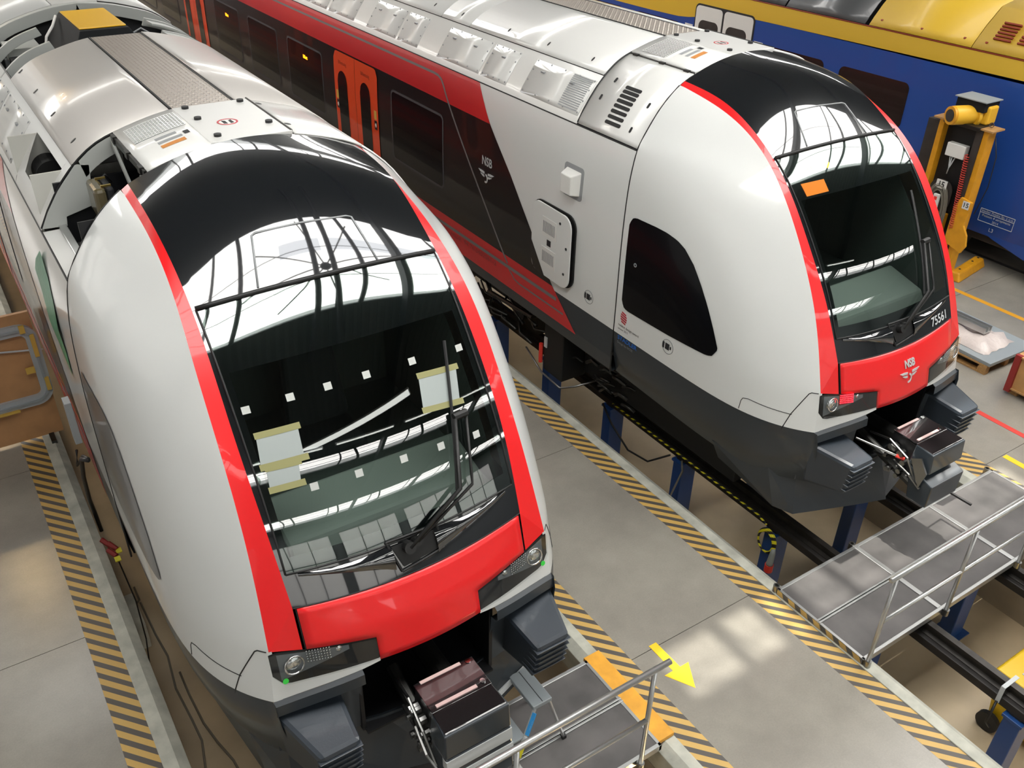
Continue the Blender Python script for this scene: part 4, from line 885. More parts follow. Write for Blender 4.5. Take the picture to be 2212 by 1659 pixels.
    bx = MB().box(-1.42, -1.0, 8.18, 8.62, 0.12, 0.98).build('equipment_box', 'black_matt', T, bevel=0.015); MB().cyl((-1.44, 8.66, 0.22), (-1.44, 8.66, 0.52), 0.03, 8).build('red_pipe', 'plug_red', bx); MB().box(-1.435, -1.42, 8.54, 8.60, 0.5, 0.66).build('box_plate', 'text_light', bx)
    MB().tube([(-1.46, 9.0, 0.30), (-1.47, 8.6, 0.10), (-1.46, 8.15, 0.06), (-1.35, 7.95, 0.16), (-1.0, 7.8, 0.25)], 0.014, 8).build('box_pipe', 'steel', bx, smooth=True)
    m = MB(); rnd = random.Random(5)
    for k in range(26):
        y = 6.9 + rnd.random() * 1.1; z = 0.25 + rnd.random() * 0.55; x = -1.15 - rnd.random() * 0.15; m.tube([(x, y, z), (x - 0.04, y + 0.1, z + 0.05 * rnd.random()), (x, y + 0.25, z - 0.1 * rnd.random())], 0.008 + rnd.random() * 0.02, 6)
    m.build('pipe_bundle', 'steel_dark', T, smooth=True)
    MB().box(-1.1, 1.1, 5.2, 8.1, 0.25, 0.9).build('equipment_rack', 'black_matt', T, bevel=0.02)
def thing_part(name, T): return None

def body_near(T):
    "details of the unfinished train only: open roof bay, papers on the glass, masked side window"
    s = -1
    hi = lambda y: itp(y, [5.36, 5.47, 5.585, 5.72, 5.854, 6.0, 6.12, 6.28, 6.45, 6.78, 6.84, 6.875], [2.10, 2.35, 2.54, 2.73, 2.89, 3.01, 3.065, 3.095, 3.10, 3.09, 3.06, 2.98])
    lo = lambda y: itp(y, [5.36, 5.40, 5.48, 6.09, 6.78, 6.84, 6.875], [2.04, 2.01, 1.99, 1.965, 1.945, 1.97, 2.05])
    for sg, mt in ((-1, 'grey_film'), (1, 'grey_film')):
        W = side_strip(MB(), sg, lsp(5.36, 6.80, 30) + [6.83, 6.855, 6.875], lo, hi, 8, 0.006).build('cab_window', mt, T, smooth=True); part_label(W, 'cab side window covered with dull grey film')
    # papers and tape on the windscreen
    for c in ([(0.681, -0.827), (0.681, -0.545), (0.735, -0.565), (0.735, -0.855)], [(0.742, -0.83), (0.744, -0.614), (0.778, -0.637), (0.778, -0.845)], [(0.660, 0.40), (0.668, 0.715), (0.732, 0.66), (0.722, 0.355)]):
        P = front_quad(MB(), c, 0.010, 3).build('paper_sheet', 'paper', T)
        (a, b, cc, d) = c; front_quad(MB(), [(a[0] - 0.008, a[1] - 0.01), (b[0] - 0.008, b[1] + 0.02), (b[0] + 0.004, b[1] + 0.02), (a[0] + 0.004, a[1] - 0.01)], 0.012, 3).build('tape_strip', 'tape_olive', P)
        front_quad(MB(), [(d[0] - 0.004, d[1] - 0.01), (cc[0] - 0.004, cc[1] + 0.03), (cc[0] + 0.008, cc[1] + 0.03), (d[0] + 0.008, d[1] - 0.01)], 0.012, 3).build('tape_strip', 'tape_olive', P)
    for t, x in ((0.629, -0.83), (0.626, -0.527), (0.625, -0.258), (0.625, 0.032), (0.627, 0.396), (0.633, 0.796), (0.793, -0.562), (0.794, -0.242), (0.796, 0.1), (0.80, 0.403), (0.807, 0.709)):
        front_quad(MB(), [(t - 0.007, x - 0.028), (t - 0.007, x + 0.028), (t + 0.007, x + 0.026), (t + 0.007, x - 0.030)], 0.010, 1).build('tape_patch', 'tape_white', T)
    # ---- open bay behind the cab
    MB().box(-1.5, -1.33, 6.985, 8.06, 3.70, 3.764).build('bay_ledge', 'roof_white', T, bevel=0.004)
    MB().box(-1.36, -1.30, 6.985, 8.06, 3.73, 3.80).build('bay_rail', 'alu', T, bevel=0.004)
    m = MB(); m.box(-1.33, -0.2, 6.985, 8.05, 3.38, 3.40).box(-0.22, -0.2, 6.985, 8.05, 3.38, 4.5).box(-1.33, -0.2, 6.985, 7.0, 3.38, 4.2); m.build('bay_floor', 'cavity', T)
    bk = MB().prism([(-1.12, 8.05, 4.285), (-1.30, 8.05, 4.09), (-1.42, 8.05, 3.92), (-1.49, 8.05, 3.79), (-1.29, 8.05, 3.78), (-1.28, 8.05, 3.86), (-1.05, 8.05, 3.92), (-1.01, 8.05, 4.27)], (0, 0.02, 0)).build('bulkhead_plate', 'roof_grey', T, bevel=0.003); part_label(bk, 'pale grey bulkhead plate in the open roof bay')
    arc = [(sec_pt(u, -1, 8.05, -0.01)[0]) for u in lsp(1.09, 0.78, 8)]; arc2 = [p + Vector((0.03, 0, -0.14)) for p in arc[::-1]]
    MB().prism(arc + arc2, (0, 0.02, 0)).build('bulkhead_arm', 'roof_grey', T)
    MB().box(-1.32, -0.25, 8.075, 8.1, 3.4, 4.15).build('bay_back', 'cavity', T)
    j = MB().box(-1.09, -0.99, 7.60, 7.92, 3.93, 4.20).build('junction_box', 'brown_lid', T, bevel=0.03); MB().box(-0.99, -0.93, 7.60, 7.92, 3.93, 4.20).build('box_base', 'text_dark', j, bevel=0.02)
    for y in (7.66, 7.86): MB().beam((-1.02, y, 4.205), (-0.94, y, 4.205), 0.02, 0.015).build('clip', 'brass', j)
    m = MB(); m.beam((-0.80, 8.02, 4.45), (-0.82, 7.15, 4.05), 0.02, 0.05).beam((-0.80, 7.05, 4.44), (-0.82, 7.15, 4.05), 0.02, 0.04); m.build('hatch_stay', 'roof_grey', T)
    m = MB(); m.prism([(-0.80, 7.15, 4.0), (-0.80, 7.40, 4.0), (-0.80, 7.36, 4.18), (-0.80, 7.22, 4.2)], (-0.012, 0, 0)); m.build('stay_plate', 'roof_grey', T)
    m = MB(); m.beam((-1.28, 7.75, 3.70), (-0.5, 7.75, 3.70), 0.06, 0.06).beam((-1.1, 7.0, 3.66), (-1.1, 7.75, 3.66), 0.07, 0.06).cyl((-1.2, 7.72, 3.76), (-0.9, 7.72, 3.76), 0.012, 8); m.build('bay_frame', 'steel_dark', T)
    MB().hexa([(-1.30, 6.99, 3.62), (-1.05, 6.99, 3.62), (-1.05, 7.5, 3.62), (-1.30, 7.5, 3.62)], [(-1.30, 6.99, 3.78), (-1.05, 6.99, 3.78), (-1.05, 7.5, 3.78), (-1.30, 7.5, 3.78)]).build('white_box', 'white_matt', T, bevel=0.005)
    MB().tube([(-1.0, 8.0, 4.12), (-0.92, 7.95, 4.2), (-0.88, 7.99, 4.12), (-0.95, 8.0, 4.05)], 0.012, 6).build('cable_loop', 'cable_black', T, smooth=True)
    # ---- side duct opening with silver lining and black fan
    m = MB(); m.box(-1.46, -0.72, 9.40, 9.42, 3.5, 4.2).box(-1.46, -0.72, 8.22, 8.24, 3.5, 4.2).box(-1.46, -0.72, 8.24, 9.40, 3.48, 3.5).box(-0.72, -0.70, 8.24, 9.40, 3.5, 4.4); m.build('duct_lining', 'silver_metal', T)
    MB().cyl((-1.19, 9.10, 3.87), (-1.19, 9.36, 3.87), 0.15, 28).build('fan_intake', 'black_matt', T); MB().box(-0.74, -0.72, 8.26, 9.38, 3.5, 4.38).build('duct_plate', 'black_matt', T)
    m = MB(); P = [(8.24, 1.2), (9.40, 1.2), (9.12, 1.448), (8.24, 1.448)]
    m.add([tuple(sec_pt(1.2, -1, 9.40, 0.001)[0]), tuple(sec_pt(1.325, -1, 9.405, 0.001)[0]), tuple(sec_pt(1.448, -1, 9.405, 0.001)[0]), tuple(sec_pt(1.448, -1, 9.12, 0.001)[0]), tuple(sec_pt(1.325, -1, 9.25, 0.001)[0])], [(0, 1, 4), (1, 2, 3, 4)]); m.build('duct_frame', 'roof_white', T)
    # green protective film on the side
    m = MB(); pts = []
    rows = [[(-(side_u(y, z) + 0.012 + 0.01 * math.sin(9 * z + 4 * y)), y, z) for y in lsp(a, b, 5)] for z, a, b in ((3.62, 7.98, 8.03), (3.45, 7.80, 8.30), (3.25, 7.72, 8.55), (3.05, 7.66, 8.55), (2.85, 7.60, 8.3), (2.6, 7.58, 7.85))]
    m.grid(rows).build('green_film', 'green_film', T, smooth=True)
    # ---- open equipment bay farther back
    m = MB(); m.box(-1.4, 1.4, 11.2, 13.35, 3.86, 3.90)
    for yy in (11.2, 13.33): tp = [sec_pt(u, 1, yy, -0.03)[0] for u in lsp(1.3, 0, 12)]; tp += [Vector((-p.x, p.y, p.z)) for p in tp[-2::-1]]; m.prism(tp + [(-1.25, yy, 3.9), (1.25, yy, 3.9)], (0, 0.02, 0))
    m.build('bay_floor', 'cavity', T)
    for y, th in ((11.62, 0.05), (12.45, 0.05), (13.22, 0.12)):
        for sd in (-1, 1):
            if th < 0.1: us_ = lsp(0.62, 1.38, 10)
            else: us_ = lsp(0.0, 1.38, 16)
            top = [sec_pt(u, sd, y, 0.004)[0] for u in us_]; bot = [p + Vector((-sd * 0.04, 0, -0.09 if th < 0.1 else -0.13)) for p in top[::-1]]
            MB().prism(top + bot, (0, th, 0)).build('roof_rib', 'roof_grey', T, bevel=0.004)
    E = MB().hexa([(-0.52, 11.32, 4.22), (0.47, 11.32, 4.22), (0.47, 13.0, 4.22), (-0.52, 13.0, 4.22)], [(-0.27, 11.72, 4.60), (0.27, 11.72, 4.60), (0.27, 12.98, 4.60), (-0.27, 12.98, 4.60)]).build('roof_unit', 'box_black', T, bevel=0.01); part_label(E, 'black roof unit with a yellow top plate')
    MB().box(-0.262, 0.255, 11.79, 12.92, 4.602, 4.618).build('top_plate', 'box_yellow', E, bevel=0.004); MB().box(-0.55, 0.5, 11.25, 11.34, 4.1, 4.4).build('unit_foot', 'box_black', E)
    MB().box(-1.0, -0.56, 11.75, 12.40, 4.10, 4.26).build('side_unit', 'box_black', T, bevel=0.015); MB().box(-0.98, -0.6, 12.6, 13.1, 4.15, 4.30).build('side_unit', 'roof_grey', T, bevel=0.01)
    for k, pts in enumerate(([(-0.50, 11.50, 4.24), (-0.53, 11.48, 4.40), (-0.42, 11.55, 4.50), (-0.36, 11.62, 4.44)], [(-0.36, 11.60, 4.46), (-0.34, 11.5, 4.44), (-0.33, 11.4, 4.30)], [(-0.62, 12.2, 4.3), (-0.55, 12.35, 4.45), (-0.42, 12.6, 4.52), (-0.33, 12.85, 4.58)])): MB().tube(pts, 0.016, 8).build('hose', 'white_matt', E, smooth=True)
    m = MB(); rnd = random.Random(9)
    for k in range(9):
        x = -1.25 + rnd.random() * 0.5; y = 11.5 + rnd.random() * 1.6; z = 3.90 + rnd.random() * 0.12; m.box(x, x + 0.08 + rnd.random() * 0.15, y, y + 0.06 + rnd.random() * 0.12, z, z + 0.08 + rnd.random() * 0.08)
    m.build('bay_bracket', 'grey_part', T, bevel=0.006)
    m = MB()
    for k in range(8):
        x = 0.62 + rnd.random() * 0.5; y = 11.4 + rnd.random() * 1.7; m.box(x, x + 0.1, y, y + 0.25, 4.0, 4.12)
    for k in range(5): y = 11.6 + k * 0.3; m.tube([(0.5, y, 4.3), (0.65, y + 0.1, 4.34), (0.85, y + 0.12, 4.2)], 0.012, 6)
    m.build('bay_bracket', 'grey_part', T)
    for y in (11.4, 12.1):
        p = [sec_pt(u, 1, y, 0.0)[0] for u in lsp(0.62, 1.2, 7)]; q = [v + Vector((0, 0.28, -0.01)) for v in p]
        MB().grid([p, q]).build('roof_flap', 'roof_grey', T, solid=0.02)
    MB().box(-0.275, 0.275, 13.36, 34, 4.60, 4.63).build('roof_cover', 'roof_white', T)

TA = make_train('A', 'near train, still unfinished: papers taped on its windscreen and part of its roof open', 0, 0, 34); make_body(TA, 'A', 34); body_near(TA)
TB = make_train('B', 'far train with finished side livery, number 75561 and lit red tail lamp', XB, DYB, 40); make_body(TB, 'B', 40); body_far(TB)
# ================================================================ blue and yellow train on the right
XC = 14.4
def make_blue():
    T = thing('train', 'blue and yellow train standing behind the yellow lifting jack', 'train', (XC, 0, 0))
    Y0, Y1 = 5.2, 40
    S = [(1.30, 0.62), (1.38, 0.95), (1.40, 1.4), (1.40, 2.4), (1.40, 3.22)]
    for s in (-1, 1):
        m = MB(); ys = (Y0, 9, 14, 20, Y1); m.grid([[(s * u, y, z) for y in ys] for u, z in S]); m.build('body_side', 'blue_train', T, smooth=True)
        rows = []
        bz = lambda y: itp(y, [7.5, 13.4, 14.2, 15.0, 15.9, 17], [3.27, 3.215, 3.20, 3.05, 2.90, 2.88])
        for y in lsp(Y0, 24, 60) + [Y1]: rows.append([(s * (1.403 if z < 3.3 else 1.405 - (z - 3.3) * 0.07), y, z) for z in lsp(bz(y), 3.56, 5)])
        MB().grid(rows).build('yellow_band', 'yellow_train', T, smooth=True)
        m = MB(); m.tube([(s * 1.385, y, 3.562) for y in (Y0, Y1)], 0.012, 5); m.build('roof_gap', 'text_brown', T)
        segs = [(5.2, 8.92, 'yellow_train', 'roof_panel'), (8.92, 11.0, 'yellow_train', 'roof_panel'), (11.08, 13.0, 'grey_film', 'dark_roof_panel'), (13.03, 16.2, 'grey_film', 'dark_roof_panel'), (16.3, 22, 'yellow_train', 'roof_panel'), (22, Y1, 'yellow_train', 'roof_panel')]
        for a, b, mt, nm in segs:
            R = MB().grid([[(s * u, y, z) for y in (a + 0.008, b - 0.008)] for u, z in ((1.375, 3.575), (1.28, 3.70), (1.1, 3.90), (0.8, 4.17), (0.4, 4.27), (0, 4.3))]).build(nm, mt, T, smooth=True, solid=0.02)
            if mt == 'yellow_train' and s < 0 and b < 12:
                for y in lsp(a + 0.2, b - 0.2, 3): MB().cyl((s * 1.30, y, 3.685), (s * 1.31, y, 3.70), 0.025, 10).build('lock_hole', 'text_brown', R)
            if s < 0 and a == 5.2:
                for c in range(2):
                    for k in range(6):
                        z = 3.74 + k * 0.045; u = 1.28 - (z - 3.70) * 0.9; y = 8.5 - c * 0.42 + 0.0 * k
                        MB().prism([(s * (u + 0.012), y - 0.15, z), (s * (u + 0.012), y + 0.15, z), (s * (u - 0.006), y + 0.15, z + 0.02), (s * (u - 0.006), y - 0.15, z + 0.02)], (s * 0.03, 0, 0.03)).build('vent_slot', 'text_brown', R)
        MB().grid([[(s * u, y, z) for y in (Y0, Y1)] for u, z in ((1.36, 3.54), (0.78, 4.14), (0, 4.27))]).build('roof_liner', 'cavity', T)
    for y0, y1 in ((9.85, 11.42), (11.80, 13.28), (15.95, 17.5), (18.0, 19.6)):
        W = MB().prism([(-1.402, y, z) for y, z in rrect(y0, y1, 1.95, 2.78, 0.12)], (-0.006, 0, 0)).build('side_window', 'brown_glass', T); MB().prism([(-1.408, y, z) for y, z in rrect(y0 + 0.04, y1 - 0.04, 1.99, 2.74, 0.09)], (-0.002, 0, 0)).build('pane', 'brown_glass', W)
    F = MB().prism([(-1.402, y, z) for y, z in rrect(13.72, 15.50, 1.0, 3.27, 0.12)], (-0.005, 0, 0)).build('door_surround', 'text_dark', T)
    for a, b, c in ((13.76, 14.60, 14.2), (14.66, 15.46, 15.04)):
        D = MB().prism([(-1.407, y, z) for y, z in rrect(a, b, 1.05, 3.23, 0.09)], (-0.012, 0, 0)).build('door_leaf', 'white_matt', T); D.data.materials[0] = MATS['plastic_wrap'] if False else MATS['white_matt']
        MB().prism([(-1.419, y, z) for y, z in rrect(c - 0.30, c + 0.30, 1.7, 2.95, 0.13)], (-0.004, 0, 0)).build('door_window', 'soot', D)
    for y in (15.66, 13.55):
        L = MB().box(-1.412, -1.402, y - 0.12, y + 0.12, 2.55, 2.80).build('class_sign', 'white_matt', T); text_mesh('sign_digit', '2', 0.2, lambda a, b, c, y=y: (-1.414, y - a, 2.675 + b), 'text_dark', L)
    # stamp and mark on the side
    m = MB(); c = [(7.90, 1.10), (7.27, 1.10), (7.27, 0.88), (7.90, 0.88)]
    for i in range(4): m.beam((-1.40, *c[i]), (-1.40, *c[(i + 1) % 4]), 0.006, 0.008)
    m.beam((-1.40, 7.90, 1.03), (-1.40, 7.27, 1.03), 0.006, 0.006); m.build('stamp_frame', 'text_light', T)
    for b, z, sz in (('Stadler Polska Sp. z o.o.', 1.065, 0.062), ('Poziom 4 utrzymania', 0.99, 0.062), ('2014', 0.92, 0.06)): text_mesh('stamp_text', b, sz, lambda x, y, q, z=z: (-1.40, 7.585 - x, z + y), 'text_light', T)
    text_mesh('side_mark', 'L3', 0.09, lambda x, y, q: (-1.39, 7.62 - x, 0.77 + y), 'text_light', T)
    # lower skirt deepening towards the end, dark underframe
    MB().prism([(-1.31, y, z) for y, z in ((8.15, 0.80), (7.925, 0.72), (7.6, 0.60), (6.97, 0.45), (5.3, 0.40), (5.3, 0.85))], (0.04, 0, 0)).build('front_skirt', 'blue_train', T)
    MB().box(-1.2, 1.2, 5.4, Y1, 0.45, 0.95).build('underframe', 'soot', T, bevel=0.03)
    bg = MB().box(-1.05, -0.95, 8.2, 11, 0.35, 0.6).box(0.95, 1.05, 8.2, 11, 0.35, 0.6).build('bogie', 'soot', T)
    for y in (8.6, 10.6):
        for sx in (-1, 1): MB().cyl((sx * 0.70, y, 0.433), (sx * 0.83, y, 0.433), 0.42, 28).build('wheel', 'steel_dark', bg)
    MB().box(-1.25, 1.25, Y0, Y0 + 0.2, 0.9, 3.7).build('end_wall', 'blue_train', T, bevel=0.05)
    return T
make_blue()
for x, w_ in ((XC - 0.75, 'nearer'), (XC + 0.75, 'farther')): tag(MB().box(x - 0.036, x + 0.036, -9, 45, -0.005, 0.012).build('rail', 'rail_steel'), '%s flush rail in the floor under the blue train' % w_, 'rail')

# ================================================================ yellow lifting jack
def make_jack():
    J = thing('lifting_jack', 'tall yellow screw jack with motor on top, numbered 15, beside the blue train', 'jack', (12.25, 8.15, 0))
    # columns: far beam at y +0.42, near beam at y -0.42
    for y in (0.40, -0.40):
        MB().box(-0.10, 0.12, y - 0.045, y + 0.045, 0.1, 2.62).build('column', 'jack_yellow', J, bevel=0.006)
        MB().box(-0.12, 0.22, y - (0.16 if y > 0 else -0.045), y + (-0.045 if y > 0 else 0.16), 0.1, 2.60).build('guide', 'soot', J) if y < 0 else MB().box(-0.02, 0.24, y + 0.045, y + 0.30, 0.1, 2.55).build('guide', 'soot', J)
        MB().box(-0.16, 0.18, y - 0.13, y + 0.13, 2.62, 2.645).build('cap_plate', 'wood', J)
    MB().box(0.05, 0.14, -0.36, 0.36, 0.1, 2.6).build('back_plate', 'black_matt', J)
    MB().box(-0.20, 0.20, -0.32, 0.32, 2.60, 2.66).build('top_beam', 'steel_dark', J, bevel=0.005)
    M = MB().cyl((-0.36, 0.10, 2.78), (0.0, -0.04, 2.78), 0.15, 28).build('motor', 'motor_yellow', J, auto=40)
    MB().cyl((-0.40, 0.115, 2.78), (-0.355, 0.098, 2.78), 0.145, 28).build('fan_cover', 'jack_yellow', M, auto=40); MB().cyl((-0.406, 0.118, 2.78), (-0.398, 0.115, 2.78), 0.10, 24).build('fan_grille', 'soot', M); MB().cyl((-0.03, -0.03, 2.78), (0.02, -0.05, 2.78), 0.20, 28).build('flange', 'motor_yellow', M, auto=40)
    MB().box(0.0, 0.25, -0.30, 0.22, 2.66, 2.95).build('gearbox', 'motor_yellow', J, bevel=0.03); MB().box(-0.10, 0.30, -0.25, 0.25, 2.86, 3.02).build('terminal_box', 'box_black', J, bevel=0.006); MB().box(-0.13, 0.32, -0.28, 0.28, 3.02, 3.035).build('box_lid', 'sheet_grey', J)
    MB().ring((-0.02, -0.40, 2.70), (1, 0, 0), 0.03, 0.042, 0.012, 14).build('lifting_eye', 'steel', J)
    MB().box(-0.10, 0.02, -0.14, 0.20, 2.06, 2.28).build('switch_box', 'white_matt', J, bevel=0.01)
    for y in (0.02, 0.08, 0.12): MB().tube([(-0.05, y, 2.06), (-0.06, 0.08, 1.86), (-0.04, 0.10, 1.75)], 0.01, 6).build('wire', 'text_light', J, smooth=True)
    m = MB(); n = 340; m.tube([(-0.15 + 0.032 * math.cos(k * 0.62), -0.22 - 0.10 * (k / n) + 0.032 * math.sin(k * 0.62), 2.18 - 1.25 * k / n) for k in range(n)], 0.009, 5); m.build('coiled_cord', 'cord_red', J, smooth=True)
    H = MB().prism([(-0.10, y, z) for y, z in rrect(-0.12, 0.30, 1.12, 1.66, 0.18)], (0.02, 0, 0)).build('cable_hanger', 'soot', J)
    for k in range(6):
        r = 0.30 - k * 0.022; MB().tube([(-0.13 - 0.012 * (k % 3), 0.09 + r * 0.72 * math.cos(a), 1.10 + (0.52 if math.sin(a) > 0 else 0.62) * math.sin(a) * (1 - k * 0.05)) for a in lsp(0, 2 * PI, 29)[:-1]], 0.011, 6, closed=True).build('cable_loop', 'cable_grey', H, smooth=True)
    p = MB().box(-0.15, -0.13, -0.02, 0.17, 1.52, 1.66).build('number_plate', 'white_matt', J); text_mesh('plate_number', '15', 0.13, lambda x, y, z: (-0.152, 0.075 - x, 1.59 + y), 'text_dark', p, bold=0.003)
    MB().box(-0.19, -0.13, 0.03, 0.14, 1.18, 1.42).build('hand_switch', 'white_matt', J, bevel=0.012); MB().box(-0.195, -0.19, 0.06, 0.11, 1.32, 1.38).build('switch_button', 'plug_red', J)
    # carriage with the lifting fork
    C = MB().prism([(-0.16, y, z) for y, z in ((-0.34, 1.50), (-0.55, 1.46), (-0.52, 1.05), (-0.62, 0.90), (-0.66, 0.72), (-0.60, 0.58), (-0.34, 0.66), (-0.30, 0.30), (-0.26, 0.30), (-0.26, 1.3))], (0.05, 0, 0)).build('carriage', 'jack_yellow', J, bevel=0.006)
    q = MB().box(-0.166, -0.16, -0.52, -0.40, 1.33, 1.46).build('carriage_plate', 'white_matt', C); text_mesh('plate_number', '15', 0.11, lambda x, y, z: (-0.168, -0.46 - x, 1.395 + y), 'text_dark', q, bold=0.002)
    text_mesh('carriage_text', 'KOCH', 0.10, lambda x, y, z: (-0.14, 0.12 - x, 1.0 + y), 'text_dark', J)
    MB().box(-0.12, 0.0, -0.12, 0.30, 0.72, 1.10).build('nut_box', 'jack_yellow', J, bevel=0.01)
    MB().box(-0.40, 0.45, -0.20, 0.6, 0.0, 0.10).build('base', 'jack_yellow', J, bevel=0.01)
    MB().tube([(0.1, -0.46, 2.5), (0.12, -0.56, 2.2), (0.12, -0.58, 1.7), (0.1, -0.5, 1.2)], 0.008, 6).build('loose_cable', 'cable_black', J, smooth=True)
make_jack()
st = thing('wheel_stop', 'yellow wheel stop bar lying on the floor behind the far train nose', 'wheel stop', (12.82, 7.70, 0), rz=0.16)
MB().hexa([(-0.6, -0.13, 0), (0.45, -0.13, 0), (0.45, 0.13, 0), (-0.6, 0.13, 0)], [(-0.57, -0.08, 0.17), (0.40, -0.08, 0.17), (0.40, 0.08, 0.17), (-0.57, 0.08, 0.17)]).build('bar', 'jack_yellow', st, bevel=0.03)
for x in (-0.4, 0.1, 0.33): MB().cyl((x, 0, 0.165), (x, 0, 0.178), 0.02, 8).build('bolt', 'soot', st)

# ---------------------------------------------------------------- pallet with wrapped sheets, crate
P = thing('pallet', 'wooden pallet with grey sheets lying on it, right of the far train', 'pallet', (9.8, 5.45, 0))
for y in (0.0, 0.55, 1.15, 1.75):
    MB().box(0.05, 1.15, y, y + 0.12, 0.10, 0.125).build('deck_board', 'wood', P, bevel=0.003)
    for x in (0.05, 0.55, 1.05): MB().box(x, x + 0.1, y, y + 0.13, 0.02, 0.10).build('block', 'wood', P, bevel=0.003)
for x in (0.05, 0.55, 1.05): MB().box(x, x + 0.1, 0, 1.9, 0.0, 0.022).build('bottom_board', 'wood', P); MB().box(x, x + 0.1, 0, 1.9, 0.125, 0.145).build('deck_board', 'wood', P)
sh = tag(MB().hexa([(9.86, 5.42, 0.147), (10.95, 5.38, 0.147), (11.0, 7.3, 0.147), (9.9, 7.3, 0.147)], [(9.86, 5.42, 0.20), (10.95, 5.38, 0.20), (11.0, 7.3, 0.20), (9.9, 7.3, 0.20)]).build('metal_sheet', 'sheet_grey', bevel=0.004), 'flat grey metal sheet lowest on the pallet', 'sheet')
m = MB(); rnd = random.Random(2); rows = []
for i in range(13):
    rows.append([(9.98 + 0.095 * j + 0.03 * rnd.random(), 5.58 + 0.14 * i + 0.05 * rnd.random(), 0.205 + (0.05 + 0.10 * rnd.random() if 0 < j < 8 and 0 < i < 12 else 0.0)) for j in range(9)])
m.grid(rows); tag(m.build('wrapped_package', 'plastic_wrap', smooth=True), 'crumpled pale plastic-wrapped package on the pallet sheet', 'package')
m = MB(); m.hexa([(10.28, 5.85, 0.36), (10.46, 5.85, 0.36), (10.46, 7.35, 0.36), (10.28, 7.35, 0.36)], [(10.28, 5.85, 0.38), (10.46, 5.85, 0.38), (10.46, 7.35, 0.38), (10.28, 7.35, 0.38)]); m.box(10.28, 10.295, 5.85, 7.35, 0.38, 0.45).box(10.365, 10.38, 5.85, 7.35, 0.38, 0.45).box(10.445, 10.46, 5.85, 7.35, 0.38, 0.45)
tag(m.build('aluminium_profile', 'alu'), 'long silver channel profile on top of the wrapped package', 'profile')
C = thing('wooden_crate', 'plywood crate with a dark red steel corner at the right edge', 'crate', (9.62, 3.75, 0))
MB().box(0.05, 1.35, 0.05, 1.25, 0.12, 0.60).build('crate_body', 'plywood', C); MB().box(0.02, 1.40, 0.02, 1.28, 0.60, 0.625).build('crate_lid', 'plywood', C)
for x, y in ((0, 1.2), (0, 0)): MB().box(x, x + 0.06, y, y + 0.08, 0.06, 0.64).build('corner_post', 'red_steel', C)
for y in (0.1, 0.65, 1.12):
    for x in (0.1, 1.2): MB().box(x, x + 0.12, y, y + 0.12, 0, 0.10).build('foot_block', 'wood', C)
MB().box(0.02, 1.38, 0.02, 1.28, 0.10, 0.12).build('base_board', 'wood', C)

# ================================================================ gangways across the pits
def gangway(label, X0, X1, Y0, Y1, ysplit, bars, posts, rail_y, rz, rail_x0, rail_x1, zt, sockets):
    G = thing('gangway', label, 'gangway', (X0, Y0, 0.0), group='aluminium gangways across the pits')
    L = X1 - X0; D = Y1 - Y0; z0, z1 = 0.014, 0.085; ys = ysplit - Y0
    xs = [0] + [b - X0 for b in bars] + [L]
    for a, b in zip(xs[:-1], xs[1:]):
        for c, d in ((0.03, ys - 0.02), (ys + 0.02, D - 0.03)): MB().box(a + 0.025, b - 0.025, c, d, 0.05, 0.078).build('deck_board', 'deck_ply', G)
    for c in (0, ys - 0.024, ys + 0.006, D - 0.035): MB().box(0, L, c, c + 0.035 if c in (0, D - 0.035) else c + 0.02, z0, z1 + (0.012 if c not in (0, D - 0.035) else 0)).build('edge_beam', 'alu', G, bevel=0.003)
    for b in xs[1:-1]: MB().box(b - 0.028, b + 0.028, 0.03, D - 0.03, 0.045, z1 + 0.004).build('cross_beam', 'alu', G, bevel=0.003)
    for b in (0, L - 0.03): MB().box(b, b + 0.03, 0, D, z0, z1).build('end_beam', 'alu', G, bevel=0.003)
    MB().box(-0.004, 0.0, 0.01, D - 0.01, 0.013, z1 - 0.004).build('end_plate', 'alu_mirror', G)
    for b in sockets: MB().ring((b - X0, D + 0.03, 0.01), (0, 0, 1), 0.02, 0.034, 0.085, 16).build('post_socket', 'steel', G, smooth=False)
    for b in posts:
        MB().cyl((b - X0, rail_y - Y0, 0.014), (b - X0, rail_y - Y0, zt), 0.021, 12).build('railing_post', 'alu', G, smooth=True); MB().cyl((b - X0, rail_y - Y0, 0.014), (b - X0, rail_y - Y0, 0.09), 0.034, 14).build('post_socket', 'steel', G)
    MB().cyl((rail_x0 - X0, rail_y - Y0, zt), (rail_x1 - X0, rail_y - Y0, zt), 0.026, 14).build('top_rail', 'alu', G, smooth=True)
    MB().cyl((posts[0] - X0, rail_y - Y0, zt * 0.52), (rail_x1 - X0, rail_y - Y0, zt * 0.52), 0.021, 12).build('middle_rail', 'alu', G, smooth=True)
    return G
gangway('aluminium gangway with railing across the far pit, right of the walkway', 3.975, 7.76, 2.93, 4.03, 3.49, (5.19, 6.50), (4.005, 5.22, 6.50, 7.72), 2.905, 0, 3.92, 7.76, 1.185, (4.0, 5.19, 6.5, 7.72))
gangway('aluminium gangway with railing in front of the near train coupler', -1.75, 1.735, 3.27, 4.35, 3.82, (-0.6, 0.57), (1.465, 0.18, -1.1), 3.235, 0, 1.62, -1.75, 1.26, ())
tag(MB().box(1.742, 1.925, 3.32, 4.40, 0.0135, 0.06).build('curb_cover', 'yellow_plate', bevel=0.006), 'yellow cover plate on the curb beside the near gangway', 'plate')
